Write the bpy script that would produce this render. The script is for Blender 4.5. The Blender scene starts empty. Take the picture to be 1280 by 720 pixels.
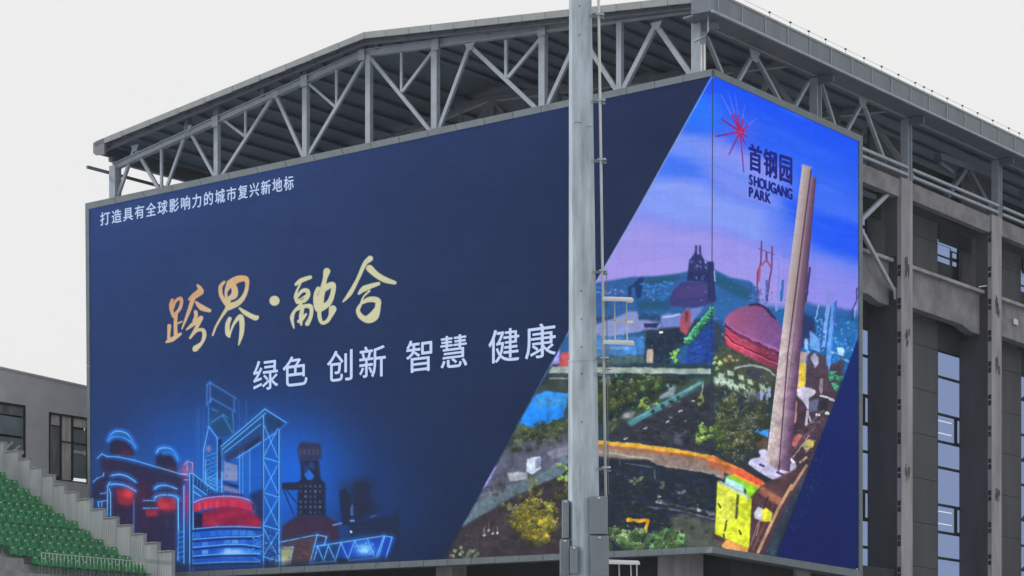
import bpy, math, random
import numpy as np
from mathutils import Vector, Matrix
C = bpy.context.scene.collection
SC = bpy.context.scene

# ------------------------------------------------------------------ camera
# level camera with a raised (shifted) lens: horizon lies below the frame
F, X0, Y0 = 2931.0, 640.0, 945.0          # focal length and horizon in pixels of a 1280 px wide picture
CAMZ = 1.7
cam_d = bpy.data.cameras.new('camera')
cam = bpy.data.objects.new('camera', cam_d); C.objects.link(cam)
cam.location = (0, 0, CAMZ); cam.rotation_euler = (math.radians(90), 0, 0)
cam_d.sensor_fit = 'HORIZONTAL'; cam_d.sensor_width = 36.0
cam_d.lens = 36.0 * F / 1280.0
cam_d.shift_y = (Y0 - 360.0) / 1280.0
cam_d.clip_start = 0.5; cam_d.clip_end = 6000
SC.camera = cam

# ------------------------------------------------------------------ sky, sun, exposure
SUN_EL, SUN_AZ = math.radians(38), math.radians(284)      # azimuth clockwise from +Y
W = bpy.data.worlds.new('World'); SC.world = W; W.use_nodes = True
nt = W.node_tree; nt.nodes.clear()
out = nt.nodes.new('ShaderNodeOutputWorld'); bg = nt.nodes.new('ShaderNodeBackground')
sky = nt.nodes.new('ShaderNodeTexSky'); sky.sky_type = 'NISHITA'; sky.sun_disc = False
sky.sun_elevation = SUN_EL; sky.sun_rotation = SUN_AZ; sky.dust_density = 4
mul = nt.nodes.new('ShaderNodeVectorMath'); mul.operation = 'SCALE'; mul.inputs['Scale'].default_value = 0.10
cloud = nt.nodes.new('ShaderNodeTexNoise'); cloud.inputs['Scale'].default_value = 1.6; cloud.inputs['Detail'].default_value = 3
ramp = nt.nodes.new('ShaderNodeValToRGB')
ramp.color_ramp.elements[0].position = 0.3; ramp.color_ramp.elements[0].color = (0.85, 0.858, 0.86, 1)
ramp.color_ramp.elements[1].position = 0.7; ramp.color_ramp.elements[1].color = (0.90, 0.895, 0.88, 1)
mix = nt.nodes.new('ShaderNodeMix'); mix.data_type = 'RGBA'; mix.inputs['Factor'].default_value = 0.96
nt.links.new(sky.outputs['Color'], mul.inputs[0]); nt.links.new(cloud.outputs['Fac'], ramp.inputs['Fac'])
nt.links.new(mul.outputs['Vector'], mix.inputs['A']); nt.links.new(ramp.outputs['Color'], mix.inputs['B'])
nt.links.new(mix.outputs['Result'], bg.inputs['Color']); bg.inputs['Strength'].default_value = 1.0
nt.links.new(bg.outputs[0], out.inputs[0])
sun_d = bpy.data.lights.new('sun', 'SUN'); sun_d.energy = 2.0; sun_d.angle = math.radians(10); sun_d.color = (1, 0.97, 0.94)
sun = bpy.data.objects.new('sun', sun_d); C.objects.link(sun); sun.location = (60, -20, 80)
sd = Vector((math.sin(SUN_AZ) * math.cos(SUN_EL), math.cos(SUN_AZ) * math.cos(SUN_EL), math.sin(SUN_EL)))
sun.rotation_euler = sd.to_track_quat('Z', 'Y').to_euler()
SC.view_settings.view_transform = 'Standard'; SC.view_settings.look = 'None'
SC.view_settings.exposure = 0.0; SC.view_settings.gamma = 1.0

# ------------------------------------------------------------------ measuring frame
# u runs along the gable front (to the left, away), v along the eave side (to the right, away)
D1 = Vector((-0.7942, 0.6076, 0)).normalized(); D2 = Vector((0.6076, 0.7942, 0)).normalized()
C0 = Vector((8.444, 99.0, 0)); UP = Vector((0, 0, 1))
def ray(px, py): return Vector(((px - X0) / F, 1.0, (Y0 - py) / F))
def L(px, py, g=0.0):                      # point on the plane v = g (parallel to the gable front)
    r = ray(px, py); s = (g + C0.dot(D2)) / r.dot(D2)
    return Vector((r.x * s, s, CAMZ + r.z * s))
def R(px, py, r_=0.0):                     # point on the plane u = r_ (parallel to the eave side)
    r = ray(px, py); s = (r_ + C0.dot(D1)) / r.dot(D1)
    return Vector((r.x * s, s, CAMZ + r.z * s))
def P(u, v, z): return C0 + D1 * u + D2 * v + UP * z
def UV(p):
    q = p - C0; return q.dot(D1), q.dot(D2), p.z

# ------------------------------------------------------------------ the picture shown on the LED screen
random.seed(7); rng = np.random.default_rng(7)
PX0, PY0, PX1, PY1, S = 100, 78, 1086, 726, 2.0
PH, PW = int((PY1 - PY0) * S), int((PX1 - PX0) * S)
IMG = np.zeros((PH, PW, 3), np.float32)
yy, xx = np.mgrid[0:PH, 0:PW].astype(np.float32)
xx = xx / S + PX0; yy = yy / S + PY0
def col(c): return np.array(c, np.float32) / 255.0
def clipbox(x0, y0, x1, y1):
    a = max(0, int((x0 - PX0) * S)); b = min(PW, int((x1 - PX0) * S) + 2)
    c = max(0, int((y0 - PY0) * S)); d = min(PH, int((y1 - PY0) * S) + 2)
    return (slice(c, d), slice(a, b)) if b > a and d > c else None
def put(sl, m, c):
    m = m[..., None]; IMG[sl] = IMG[sl] * (1 - m) + col(c) * m
def inside(pts, X, Y):
    m = np.zeros(X.shape, bool); n = len(pts)
    for i in range(n):
        (x1, y1), (x2, y2) = pts[i], pts[(i + 1) % n]
        if y1 == y2: continue
        m ^= ((Y >= min(y1, y2)) & (Y < max(y1, y2)) & (X < (x2 - x1) * (Y - y1) / (y2 - y1) + x1))
    return m
def blur(m, k):
    for _ in range(2):
        for ax in (0, 1):
            p = np.pad(m, [(k, k) if a == ax else (0, 0) for a in (0, 1)], mode='edge')
            cs = np.cumsum(np.insert(p, 0, 0, axis=ax), axis=ax, dtype=np.float64)
            n = 2 * k + 1
            m = ((cs[n:] - cs[:-n]) if ax == 0 else (cs[:, n:] - cs[:, :-n])).astype(np.float32) / n
    return m
def poly(pts, c, a=1.0, soft=0.6, shade=None):
    xs = [p[0] for p in pts]; ys = [p[1] for p in pts]; e = soft * 3 + 1
    sl = clipbox(min(xs) - e, min(ys) - e, max(xs) + e, max(ys) + e)
    if sl is None: return
    m = inside(pts, xx[sl], yy[sl]).astype(np.float32)
    k = int(soft * S)
    if k > 0: m = blur(m, k)
    if shade is not None:                        # per-pixel colour between two colours
        t = shade(xx[sl], yy[sl])[..., None]; cc = col(c[0]) * (1 - t) + col(c[1]) * t
        m = (m * a)[..., None]; IMG[sl] = IMG[sl] * (1 - m) + cc * m
    else: put(sl, m * a, c)
def seg(x1, y1, x2, y2, w1, w2, c, a=1.0, soft=0.5):
    e = max(w1, w2) / 2 + soft + 1
    sl = clipbox(min(x1, x2) - e, min(y1, y2) - e, max(x1, x2) + e, max(y1, y2) + e)
    if sl is None: return
    X, Y = xx[sl] - x1, yy[sl] - y1; dx, dy = x2 - x1, y2 - y1; l2 = dx * dx + dy * dy + 1e-9
    t = np.clip((X * dx + Y * dy) / l2, 0, 1); d = np.hypot(X - t * dx, Y - t * dy)
    m = np.clip(((w1 + (w2 - w1) * t) / 2 + soft / 2 - d) / soft, 0, 1) * a
    if callable(c): IMG[sl] = IMG[sl] * (1 - m[..., None]) + c(xx[sl], yy[sl]) * m[..., None]
    else: put(sl, m, c)
def line(pts, w, c, a=1.0, soft=0.6):
    for p, q in zip(pts[:-1], pts[1:]): seg(p[0], p[1], q[0], q[1], w, w, c, a, soft)
def glow(cx, cy, rx, ry, c, a, p=2.0):           # additive soft light of the shown picture
    sl = clipbox(cx - rx * 2.2, cy - ry * 2.2, cx + rx * 2.2, cy + ry * 2.2)
    if sl is None: return
    d = ((xx[sl] - cx) / rx) ** 2 + ((yy[sl] - cy) / ry) ** 2
    m = np.exp(-d * 1.3)[..., None] * a; IMG[sl] = IMG[sl] * (1 - m) + col(c) * m
def neon(pts, c=(120, 200, 250), w=1.3, a=0.95):
    for p, q in zip(pts[:-1], pts[1:]):
        seg(p[0], p[1], q[0], q[1], w * 4, w * 4, (40, 120, 235), 0.26, w * 5)
    line(pts, w * .85, c, a, 0.7)
def spline(pts, n=7):
    P_ = [pts[0]] + list(pts) + [pts[-1]]; o = []
    for i in range(1, len(P_) - 2):
        p0, p1, p2, p3 = (np.array(P_[j], float) for j in (i - 1, i, i + 1, i + 2))
        for k in range(n):
            t = k / n; o.append(0.5 * (2 * p1 + (p2 - p0) * t + (2 * p0 - 5 * p1 + 4 * p2 - p3) * t * t + (3 * p1 - p0 - 3 * p2 + p3) * t ** 3))
    o.append(np.array(pts[-1], float)); return o
def ZM(ox, oy, k): return lambda *a: [((a[i] / k) + ox, (a[i + 1] / k) + oy) for i in range(0, len(a), 2)]
def noise(scale, oct=3, sx=1.0, sy=1.0):
    o = np.zeros((PH, PW), np.float32); amp = 1; tot = 0
    for k in range(oct):
        gx = int((PX1 - PX0) / (scale * sx)) + 3; gy = int((PY1 - PY0) / (scale * sy)) + 3
        g = rng.random((gy, gx)).astype(np.float32)
        X = (xx - PX0) / (scale * sx); Y = (yy - PY0) / (scale * sy)
        i = np.clip(X.astype(int), 0, gx - 2); j = np.clip(Y.astype(int), 0, gy - 2); fx = X - i; fy = Y - j
        fx = fx * fx * (3 - 2 * fx); fy = fy * fy * (3 - 2 * fy)
        o += amp * ((g[j, i] * (1 - fx) + g[j, i + 1] * fx) * (1 - fy) + (g[j + 1, i] * (1 - fx) + g[j + 1, i + 1] * fx) * fy)
        tot += amp; amp *= 0.55; scale /= 2
    return o / tot
def leaves(cx, cy, rx, ry, n, cols, r=(1.2, 3.2), a=0.75, light=True):
    dark = tuple(int(v * .55) for v in cols[0]); top = tuple(min(255, int(v * 1.14 + 10)) for v in cols[-1])
    cl = [dark] + list(cols) + [top]; sub = max(3, n // 16); q_ = []
    for _ in range(sub):
        t = random.random() * 6.283; q = math.sqrt(random.random()); q_.append((cx + rx * q * math.cos(t), cy + ry * q * math.sin(t)))
    q_.sort(key=lambda p: p[1])
    sr = max(1.6, min(rx, ry) * .34)
    for (sx, sy_) in q_:
        seg(sx, sy_ + sr * .25, sx + .5, sy_ + sr * .3, sr * 1.6, sr * 1.4, cols[0], .5, sr * .6)
        for _ in range(34):
            x = sx + random.gauss(0, sr * .55); y = sy_ + random.gauss(0, sr * .5)
            k = .58 - (y - sy_) / (2.4 * sr) - (x - sx) / (5 * sr) + random.uniform(-.25, .25)
            c = cl[max(0, min(len(cl) - 1, int(k * len(cl))))]
            s = random.uniform(r[0] * .7, r[1] * .75); seg(x, y, x + random.uniform(-.8, .8) * s, y + random.uniform(-.3, .8) * s, s, s * .6, c, a, .7)
def scatter(pts, n, cols, r=(1, 3), a=0.7, horiz=1.0):
    xs = [p[0] for p in pts]; ys = [p[1] for p in pts]
    k = 0
    while k < n:
        x = random.uniform(min(xs), max(xs)); y = random.uniform(min(ys), max(ys)); k += 1
        if not inside(pts, np.array([x]), np.array([y]))[0]: continue
        s = random.uniform(*r); seg(x, y, x + random.uniform(-1.5, 1.5) * s * horiz, y + random.uniform(-.5, .5) * s, s, s * .6, random.choice(cols), a, 1.0)

def grove(pts, n, pal, rr=(2.2, 4.6)):
    xs = [q[0] for q in pts]; ys = [q[1] for q in pts]; k = 0; sp = []
    while len(sp) < n and k < n * 20:
        k += 1; x = random.uniform(min(xs), max(xs)); y = random.uniform(min(ys), max(ys))
        if inside(pts, np.array([x]), np.array([y]))[0]: sp.append((y, x))
    for y, x in sorted(sp):
        q = random.uniform(*rr); c = random.choice(pal); cols = [tuple(int(v * .5) for v in c), tuple(int(v * .75) for v in c), c]
        seg(x, y + q * .4, x + q * .3, y + q * .4, q * 2, q * 1.8, cols[0], .6, q * .6)
        for _ in range(16):
            a = x + random.gauss(0, q * .5); b = y + random.gauss(0, q * .42); t = .55 - (b - y) / (1.8 * q) + random.uniform(-.3, .3)
            seg(a, b, a + random.uniform(-.8, .8), b + random.uniform(-.3, .6), random.uniform(.7, 1.5), .6, cols[max(0, min(2, int(t * 3)))], .75, .6)
# navy ground of the left part
t = np.clip((xx - 110) / 780, 0, 1); s_ = np.clip((yy - 90) / 620, 0, 1)
base = col((42, 70, 130)) * (1 - t)[..., None] + col((20, 36, 72)) * t[..., None]
low = col((18, 42, 84)) * (1 - t)[..., None] + col((8, 28, 56)) * t[..., None]
IMG[:] = base * (1 - s_[..., None]) + low * s_[..., None]
IMG += (noise(90, 3)[..., None] - 0.5) * 0.03
glow(300, 600, 170, 100, (14, 92, 205), 0.75); glow(370, 600, 70, 75, (0, 100, 225), 0.8)
glow(250, 580, 90, 80, (16, 95, 200), 0.5); glow(470, 640, 60, 50, (12, 50, 120), 0.4)
glow(160, 600, 60, 50, (35, 80, 160), 0.4)

# --- lit steelworks, bottom left
n1 = ZM(110, 520, 4.0); n2 = ZM(220, 470, 5.54); n3 = ZM(220, 590, 5.76); n4 = ZM(340, 540, 4.1125)
for xk in (246, 249, 254, 299, 308): line([(xk, 500 if xk > 290 else 510), (xk, 610)], 1.2, (60, 130, 215), 0.35, 1.5)
# far stoves and second furnace (dark)
poly(n4(145,145, 240,145, 250,240, 275,265, 275,430, 130,430, 135,265, 150,235), (22, 30, 58), .95, 1)
poly(n4(160,150, 178,190, 190,155, 215,155, 222,195, 190,185, 168,225), (40, 90, 170), .5, 1)
poly(n4(165,220, 190,190, 218,228, 205,248, 180,248), (25, 110, 225), .9, .5)
poly(n4(130,85, 150,50, 250,60, 255,140, 140,150), (42, 46, 78), .95, 1)
for k in range(5): poly(n4(140+k*22,92, 152+k*22,88, 152+k*22,118, 140+k*22,120), (95, 96, 130), .5, .6)
poly(n4(50,262, 140,258, 210,250, 210,300, 50,298), (26, 34, 62), .95, .7)
line(n4(60,300, 110,425), 1.4, (24, 36, 70)); line(n4(75,300, 130,370), 1.4, (24, 36, 70))
for r_ in range(6):
    for c_ in range(5):
        if random.random() < .8: poly(n4(142+c_*25,272+r_*27, 152+c_*25,272+r_*27, 152+c_*25,286+r_*27, 142+c_*25,286+r_*27), (120, 130, 165), random.uniform(.25, .8), .4)
    line(n4(130,292+r_*27, 278,292+r_*27), 1.0, (16, 24, 50), .8)
poly(n4(45,500, 60,480, 130,430, 270,430, 340,470, 345,560, 40,570), (54, 36, 62), .95, 1.5)
for k in range(18):                                                  # dark haze of smoke and stacks
    glow(340 + (350 + random.random()*180)/4.1, 540 + (260 + random.random()*170)/4.1, 10, 9, (28, 38, 70), .45)
poly(n4(345,300, 380,290, 405,350, 410,480, 360,480, 350,370), (24, 32, 62), .9, 1.4)
poly(n4(420,250, 500,270, 520,420, 420,470, 412,350), (26, 34, 64), .9, 2)
poly(n4(402,395, 415,365, 418,430, 404,430), (80, 120, 190), .8, .6)
line(n4(315,480, 358,470), 2.2, (110, 130, 185)); line(n4(405,458, 420,458), 3, (110, 140, 200)); line(n4(505,437, 535,430), 2, (80, 100, 150), .7)
poly(n4(400,470, 620,430, 658,380, 658,650, 560,640, 400,560), (20, 34, 66), .85, 2)
glow(340 + 475/4.11, 540 + 600/4.11, 24, 14, (30, 120, 250), .95)
poly(n4(340,640, 365,580, 575,540, 640,545, 590,650, 430,665), (8, 60, 190), .8, 1)
glow(340 + 475/4.11, 540 + 605/4.11, 13, 9, (120, 195, 255), .95)
for k in range(26): seg(*[q for q in (340 + random.gauss(475, 22)/4.11, 540 + random.gauss(605, 16)/4.11)] * 2, 3, 2, (150, 215, 255), .5, 2)
poly(n4(38,575, 215,545, 232,535, 205,680, 38,688), (70, 52, 62), .95, .8)
scatter(n4(60,580, 215,550, 200,670, 60,680), 90, [(98, 66, 60), (60, 48, 66), (120, 78, 58)], (1, 3), .5)
poly(n4(38,600, 108,595, 95,678, 38,688), (150, 160, 120), .95, .8)
glow(340 + 45/4.11, 540 + 670/4.11, 8, 6, (225, 235, 225), .9)
neon(n4(30,570, 232,530, 280,540, 270,580, 225,590)); neon(n4(232,530, 195,676)); neon(n4(45,595, 108,592, 92,680), (190, 190, 170), 1)
neon(n4(195,676, 330,665)); neon(n4(225,590, 575,535, 618,543, 585,650)); neon(n4(385,662, 545,648, 580,540))
neon(n4(575,540, 535,645)); neon(n4(212,670, 235,592))
zz = [235,590, 265,665, 290,585, 325,662, 355,570, 390,655, 425,560, 445,600]
neon(n4(*zz), w=1.1); neon(n4(490,550, 525,640), w=1.1)
poly(n4(330,672, 340,655, 385,655, 392,668), (14, 22, 40), 1, .5)
line(n4(405,512, 408,516), 2.5, (220, 240, 255))

# stoves at the left
dk = (30, 30, 62)
poly(n1(60,200, 460,290, 500,300, 470,360, 450,800, 60,800, 60,430, 20,420, 30,310, 70,290), (34, 32, 66), .92, 1.5)
for cx_, top, w_ in ((170, 90, 60), (392, 175, 52)):
    poly(n1(cx_-w_,top+30, cx_-w_*.7,top, cx_+w_*.4,top-8, cx_+w_,top+35, cx_+w_,top+110, cx_-w_,top+100), dk, .95, 1)
    glow(110 + (cx_ + 15)/4, 520 + (top + 95)/4, 9, 5, (110, 40, 60), .6)
glow(110+185/4, 520+400/4, 12, 13, (150, 26, 50), .9); glow(110+205/4, 520+385/4, 7, 9, (235, 60, 75), .8)
glow(110+390/4, 520+440/4, 12, 12, (150, 26, 50), .9); glow(110+355/4, 520+430/4, 5, 9, (225, 60, 80), .7); glow(110+430/4, 520+430/4, 4, 9, (215, 60, 80), .6)
glow(110+315/4, 520+487/4, 8, 5, (225, 50, 70), .85)
poly(n1(120,395, 225,415, 225,560, 120,560), (46, 24, 56), .35, 2)
poly(n1(240,300, 340,320, 335,700, 240,700), (44, 28, 62), .6, 3); glow(110+270/4, 520+400/4, 9, 16, (90, 26, 56), .5)
glow(110+490/4, 520+275/4, 9, 9, (220, 90, 120), .8); glow(110+492/4, 520+430/4, 6, 26, (190, 30, 80), .85)
nb = (105, 190, 250)
neon(n1(45,212, 68,190, 95,203, 150,205, 230,222, 350,258, 460,290, 500,290), nb)
neon(spline(n1(108,100, 130,80, 160,77, 195,90, 222,125))); neon(spline(n1(98,125, 115,108, 150,103, 190,115, 225,140, 237,162)), (60, 160, 235))
poly(n1(112,98, 135,82, 165,80, 200,98, 220,122, 180,108, 140,100), (12, 100, 180), .7, .6)
neon(spline(n1(342,185, 355,166, 380,160, 415,166, 438,195))); neon(spline(n1(372,186, 410,183, 440,200, 448,225)), (60, 160, 235))
poly(n1(345,184, 365,166, 400,164, 432,185, 435,195, 400,182), (12, 100, 180), .7, .6)
neon(spline(n1(110,300, 150,293, 195,303, 240,332))); neon(spline(n1(105,345, 140,341, 190,350, 240,378)))
neon(spline(n1(332,366, 350,352, 390,348, 445,366))); neon(spline(n1(332,413, 345,402, 390,395, 435,402, 452,420)))
neon(n1(276,424, 335,424), w=1.1); neon(n1(276,462, 345,462), w=1.3)
neon(n1(110,330, 97,350, 97,380, 95,500)); neon(n1(105,365, 112,385, 112,500)); neon(n1(450,420, 452,600, 447,720), w=1.5)
neon(n1(228,420, 228,590), (110, 140, 200), .8); neon(n1(25,330, 45,312, 75,300, 78,285), w=1.1); neon(n1(60,390, 90,384), w=1); neon(n1(52,455, 50,430, 95,424), w=1.1); neon(n1(68,430, 68,455), w=1.2)
neon(n1(480,245, 495,227, 522,235, 520,290), (235, 150, 170), 1.1); neon(n1(495,230, 495,275), (235, 150, 170), 1)
neon(n1(460,290, 500,297), (235, 150, 180)); neon(n1(480,320, 500,320), (235, 150, 180))
# tall frame and bracing
def g3(*a): return n3(*a)
poly(n3(98,15, 122,15, 122,712, 98,712), (10, 28, 66), .85, .5); neon(n3(98,15, 98,712)); neon(n3(122,15, 122,712)); neon(n3(96,12, 124,12))
neon(n3(56,100, 56,660)); neon(n3(0,180, 14,190, 16,640), w=1.2)
poly(n3(124,10, 275,140, 240,185, 124,95), (12, 48, 110), .8, .6)
neon(n3(122,15, 280,135)); neon(n3(122,95, 245,185)); neon(n3(122,140, 190,185))
for k in range(6): line(n3(130+k*24,25+k*19, 128+k*24,75+k*20), 1, (70, 150, 220), .6)
# mast block
poly(n2(212,60, 235,40, 415,155, 410,410, 300,420, 285,440, 240,330, 225,350), (24, 58, 110), .55, 1)
poly(n2(245,230, 390,250, 395,400, 300,410, 245,330), (14, 70, 110), .75, 2)
tn = (100, 150, 215)
for q in ((212,60, 235,45, 415,155), (215,60, 212,200, 235,175, 245,155, 410,248), (235,45, 235,180), (402,160, 402,245),
          (225,210, 225,350), (245,322, 325,270, 360,290), (325,275, 392,395), (392,255, 400,400), (250,230, 285,245)): neon(n2(*q), tn, .9, .8)
neon(n2(225,350, 190,520, 188,720), w=1.1); neon(n2(225,350, 285,430, 285,720), w=1.1)
for k in range(7): line(n2(205,560+k*30, 282,530+k*30), 1.0, (80, 170, 235), .7); line(n2(205,540+k*30, 282,590+k*30), .9, (60, 140, 220), .6)
line(n2(203,580, 203,720), 1.1, (90, 180, 240)); glow(220+225/5.54, 470+505/5.54, 4, 5, (200, 150, 170), .7)
poly(n2(290,440, 320,440, 320,720, 290,720), (10, 30, 72), .8, .5)
poly(n2(330,590, 425,620, 425,720, 330,720), (128, 140, 190), .9, .6); poly(n3(330,0, 440,0, 440,70, 330,60), (128, 140, 190), .9, .6)
poly(n3(335,65, 450,100, 450,120, 335,90), (20, 40, 90), .9, .5); poly(n3(335,95, 450,130, 450,160, 335,130), (120, 120, 160), .9, .5)
for xk in (318, 440, 462, 510): neon([(220+xk/5.54, 470+(500 if xk < 400 else 480)/5.54), (220+xk/5.54, 617)], w=.9, a=.75)
neon(n3(210,0, 210,90), w=1); neon(n3(296,0, 296,140), w=1.2); neon(n3(328,0, 328,150), w=1.2)
for k in range(4): line(n3(215,20+k*25, 292,60+k*22), .9, (90, 180, 240), .8); line(n3(292,10+k*25, 215,60+k*25), .9, (90, 180, 240), .8)
# gantry
poly(n2(310,490, 615,230, 765,325, 640,400, 340,560), (14, 62, 118), .8, .8)
poly(n2(610,240, 760,325, 690,400, 610,300), (22, 52, 98), .7, 1)
poly(n2(340,560, 590,400, 590,450, 350,600), (48, 40, 78), .75, 1); poly(n2(470,500, 585,420, 585,440, 480,530), (16, 30, 70), .7, .6)
neon(n2(310,490, 615,230, 765,325), w=1.3); neon(n2(318,510, 620,258), w=1.2); neon(n2(335,532, 585,335), w=1.1); neon(n2(420,570, 690,395), w=1.0); neon(n2(765,325, 700,390), (70, 130, 200), .8)
for xk in (605, 712):
    line([(220+(xk-6)/5.54, 525), (220+(xk-6)/5.54, 712)], 2.2, (10, 40, 96), .9)
neon([(329.2, 520), (329.2, 711)], w=1.3); neon([(348.6, 537), (348.6, 709)], w=1.3); line([(351, 537), (351, 708)], 1, (30, 90, 180))
ys_ = [532, 566, 571, 612, 616, 655, 658, 695]
for ya, yb in ((532, 572), (578, 616), (620, 657), (662, 696)):
    neon([(330, ya), (347, yb)], w=.9); neon([(347, ya + 4), (330, yb - 2)], w=.9); neon([(329, yb), (349, yb + 6)], w=1.1)
# red furnace
poly(n3(150,190, 250,160, 350,150, 470,160, 530,190, 400,190), (60, 24, 60), .95, .7)
poly(n3(125,215, 200,190, 330,178, 450,182, 530,205, 575,245, 568,300, 500,270, 400,250, 280,255, 180,275, 125,290), (196, 38, 76), 1, .6)
for k in range(26):
    x = random.uniform(130, 565); y = 225 + abs(x - 350) * .12; seg(220 + x/5.76, 590 + (y - 18)/5.76, 220 + x/5.76, 590 + (y + 25)/5.76, 2, 2, random.choice([(235, 75, 100), (150, 24, 66), (225, 60, 90)]), .45, 2)
poly(n3(190,290, 320,255, 450,255, 560,300, 615,340, 610,400, 400,395, 190,400), (136, 22, 66), 1, .6)
for k in range(40): glow(220 + random.uniform(200, 600)/5.76, 590 + random.uniform(290, 395)/5.76, 6, 3.5, random.choice([(180, 34, 76), (100, 16, 56), (200, 50, 80)]), .35)
poly(n3(130,290, 190,300, 190,400, 130,410), (30, 20, 58), 1, .6)
neon(spline(n3(125,222, 200,192, 330,176, 450,182, 530,207, 572,245, 565,290)), (225, 160, 200), 1.2)
poly(n3(122,415, 300,395, 615,405, 615,690, 122,705), (10, 74, 180), .95, .6)
glow(220+430/5.76, 590+570/5.76, 26, 14, (20, 110, 235), .7)
for k, (ya, yb, h) in enumerate(((440, 430, 38), (515, 490, 34), (570, 560, 34), (640, 620, 34))):
    for j in range(9):
        xa = 132 + j*54; y_ = ya + (yb - ya)*j/8 - 14*math.sin(j/8*3.14)
        if random.random() < .85: poly(n3(xa,y_, xa+46,y_-2, xa+46,y_+h-3, xa,y_+h), random.choice([(60, 130, 225), (100, 160, 235), (20, 84, 215), (30, 110, 220)]) if k < 3 else (16, 70, 190), .8, .7)
glow(220+430/5.76, 590+580/5.76, 15, 5, (170, 215, 255), .9); glow(220+370/5.76, 590+590/5.76, 9, 4, (190, 225, 255), .8)
for q in ((125,412, 300,397, 450,395, 612,403), (125,487, 350,470, 600,466), (125,545, 350,525, 480,523, 600,540), (125,607, 330,592, 600,590), (125,662, 350,650, 600,648)):
    line([(a, b + 2.4) for a, b in n3(*q)], 2.6, (8, 28, 84), .85); neon(n3(*q), (120, 195, 250), 1.1)
for k in range(30): x = random.uniform(545, 612); y = random.uniform(430, 680); seg(220+x/5.76, 590+y/5.76, 220+(x+9)/5.76, 590+y/5.76, 1.5, 1.5, (90, 170, 250), .6, .8)
for k in range(46): x = random.uniform(632, 735); y = random.uniform(420, 680); seg(220+x/5.76, 590+y/5.76, 220+(x+random.uniform(-18, 18))/5.76, 590+(y+random.uniform(-12, 12))/5.76, 1.1, 1.1, random.choice([(90, 170, 250), (16, 40, 100), (60, 130, 230)]), .7, .8)
poly(n3(530,160, 625,120, 625,360, 600,340, 560,300), (20, 30, 70), .75, 2)
poly(n3(0,430, 50,430, 50,640, 14,640), (12, 66, 160), .6, 1)
for k in range(6): line(n3(14,440+k*36, 52,430+k*36), 1.2, (90, 170, 240), .6)
poly([(216, 706), (340, 702), (492, 695), (492, 720), (216, 722)], (26, 38, 60), .55, 1.5)

scatter(n1(60,210, 450,300, 445,700, 60,700), 260, [(56, 44, 84), (24, 22, 50), (74, 36, 64), (40, 60, 110), (90, 34, 56)], (.8, 2.2), .45, .5)
for k in range(60):
    x, y = random.uniform(124, 222), random.uniform(590, 700); line([(x, y), (x, y + random.uniform(3, 14))], .7, random.choice([(70, 60, 110), (20, 18, 44), (96, 50, 80)]), .5)
for k in range(40):
    x, y = random.uniform(258, 286), random.uniform(560, 618); line([(x, y), (x + random.uniform(-5, 5), y + random.uniform(-4, 4))], .7, random.choice([(110, 180, 240), (20, 50, 110), (60, 130, 220)]), .55)
for k in range(70):
    x, y = random.uniform(352, 402), random.uniform(650, 700); line([(x, y), (x + random.uniform(-4, 4), y + random.uniform(-2, 2))], .9, random.choice([(80, 50, 70), (36, 26, 48), (60, 44, 70)]), .5)
for k in range(50):
    x, y = random.uniform(425, 490), random.uniform(605, 668); line([(x, y), (x + random.uniform(-4, 4), y + random.uniform(-4, 4))], 1.0, random.choice([(44, 60, 98), (18, 28, 54), (60, 76, 120)]), .4)
poly(n1(135,365, 222,372, 226,440, 200,452, 150,440), (172, 40, 62), .55, 1); poly(n1(345,408, 440,412, 440,470, 400,480, 350,465), (176, 44, 66), .55, 1); poly(n1(285,470, 345,470, 345,500, 290,505), (170, 40, 62), .6, .8)
glow(160, 618, 7, 5, (236, 80, 90), .5); glow(206, 632, 8, 4, (236, 84, 92), .5)

# --- the wedge with the park seen from the air
WL = [(891.5, 90), (831.7, 200), (795, 266), (744, 354), (708.5, 420), (556, 697.5)]
wedge = [(891.5, 80), (1090, 80), (1090, 395), (1072, 425), (1052, 480), (1011, 587), (969, 697), (969, 730), (545, 730), (556, 697.5)] + WL[::-1][1:]
wm = blur(inside(wedge, xx, yy).astype(np.float32), 1)
SAVE = IMG.copy()
nz = noise(70, 4, 2.6, 1.0); nz2 = noise(26, 3, 3.0, .8)
# sky of the picture: deep blue at the top right, lilac towards the horizon
tilt = yy + np.where(xx < 890, (890 - xx) * 0.16, (xx - 890) * -0.40)
def band(lo, hi, x0, x1, c, a, wob=26):
    global IMG
    d = tilt + (nz - .5) * wob + (nz2 - .5) * wob * .7
    m = np.clip((d - lo) / 16, 0, 1) * np.clip((hi - d) / 16, 0, 1) * np.clip((xx - x0) / 26 + .5, 0, 1) * np.clip((x1 - xx) / 26 + .5, 0, 1) * a
    IMG = IMG * (1 - m[..., None]) + col(c) * m[..., None]
g_ = np.clip((tilt - 95) / 250, 0, 1)[..., None]
IMG[:] = np.where(g_ < .5, col((0, 76, 244)) * (1 - 2 * g_) + col((70, 116, 246)) * 2 * g_, col((70, 116, 246)) * (2 - 2 * g_) + col((162, 150, 234)) * (2 * g_ - 1))
band(118, 172, 700, 905, (34, 118, 252), .8); band(165, 214, 700, 960, (120, 150, 246), .75); band(176, 196, 700, 900, (160, 172, 248), .5, 40)
band(206, 236, 700, 884, (58, 116, 240), .75); band(228, 292, 700, 960, (136, 160, 246), .8); band(246, 262, 700, 900, (176, 190, 250), .55, 44)
band(280, 360, 700, 1000, (160, 150, 232), .7); band(300, 318, 720, 900, (188, 170, 236), .5, 30)
band(120, 136, 930, 1050, (92, 134, 248), .55, 40); band(138, 150, 900, 1010, (120, 150, 250), .5, 40)
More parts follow.
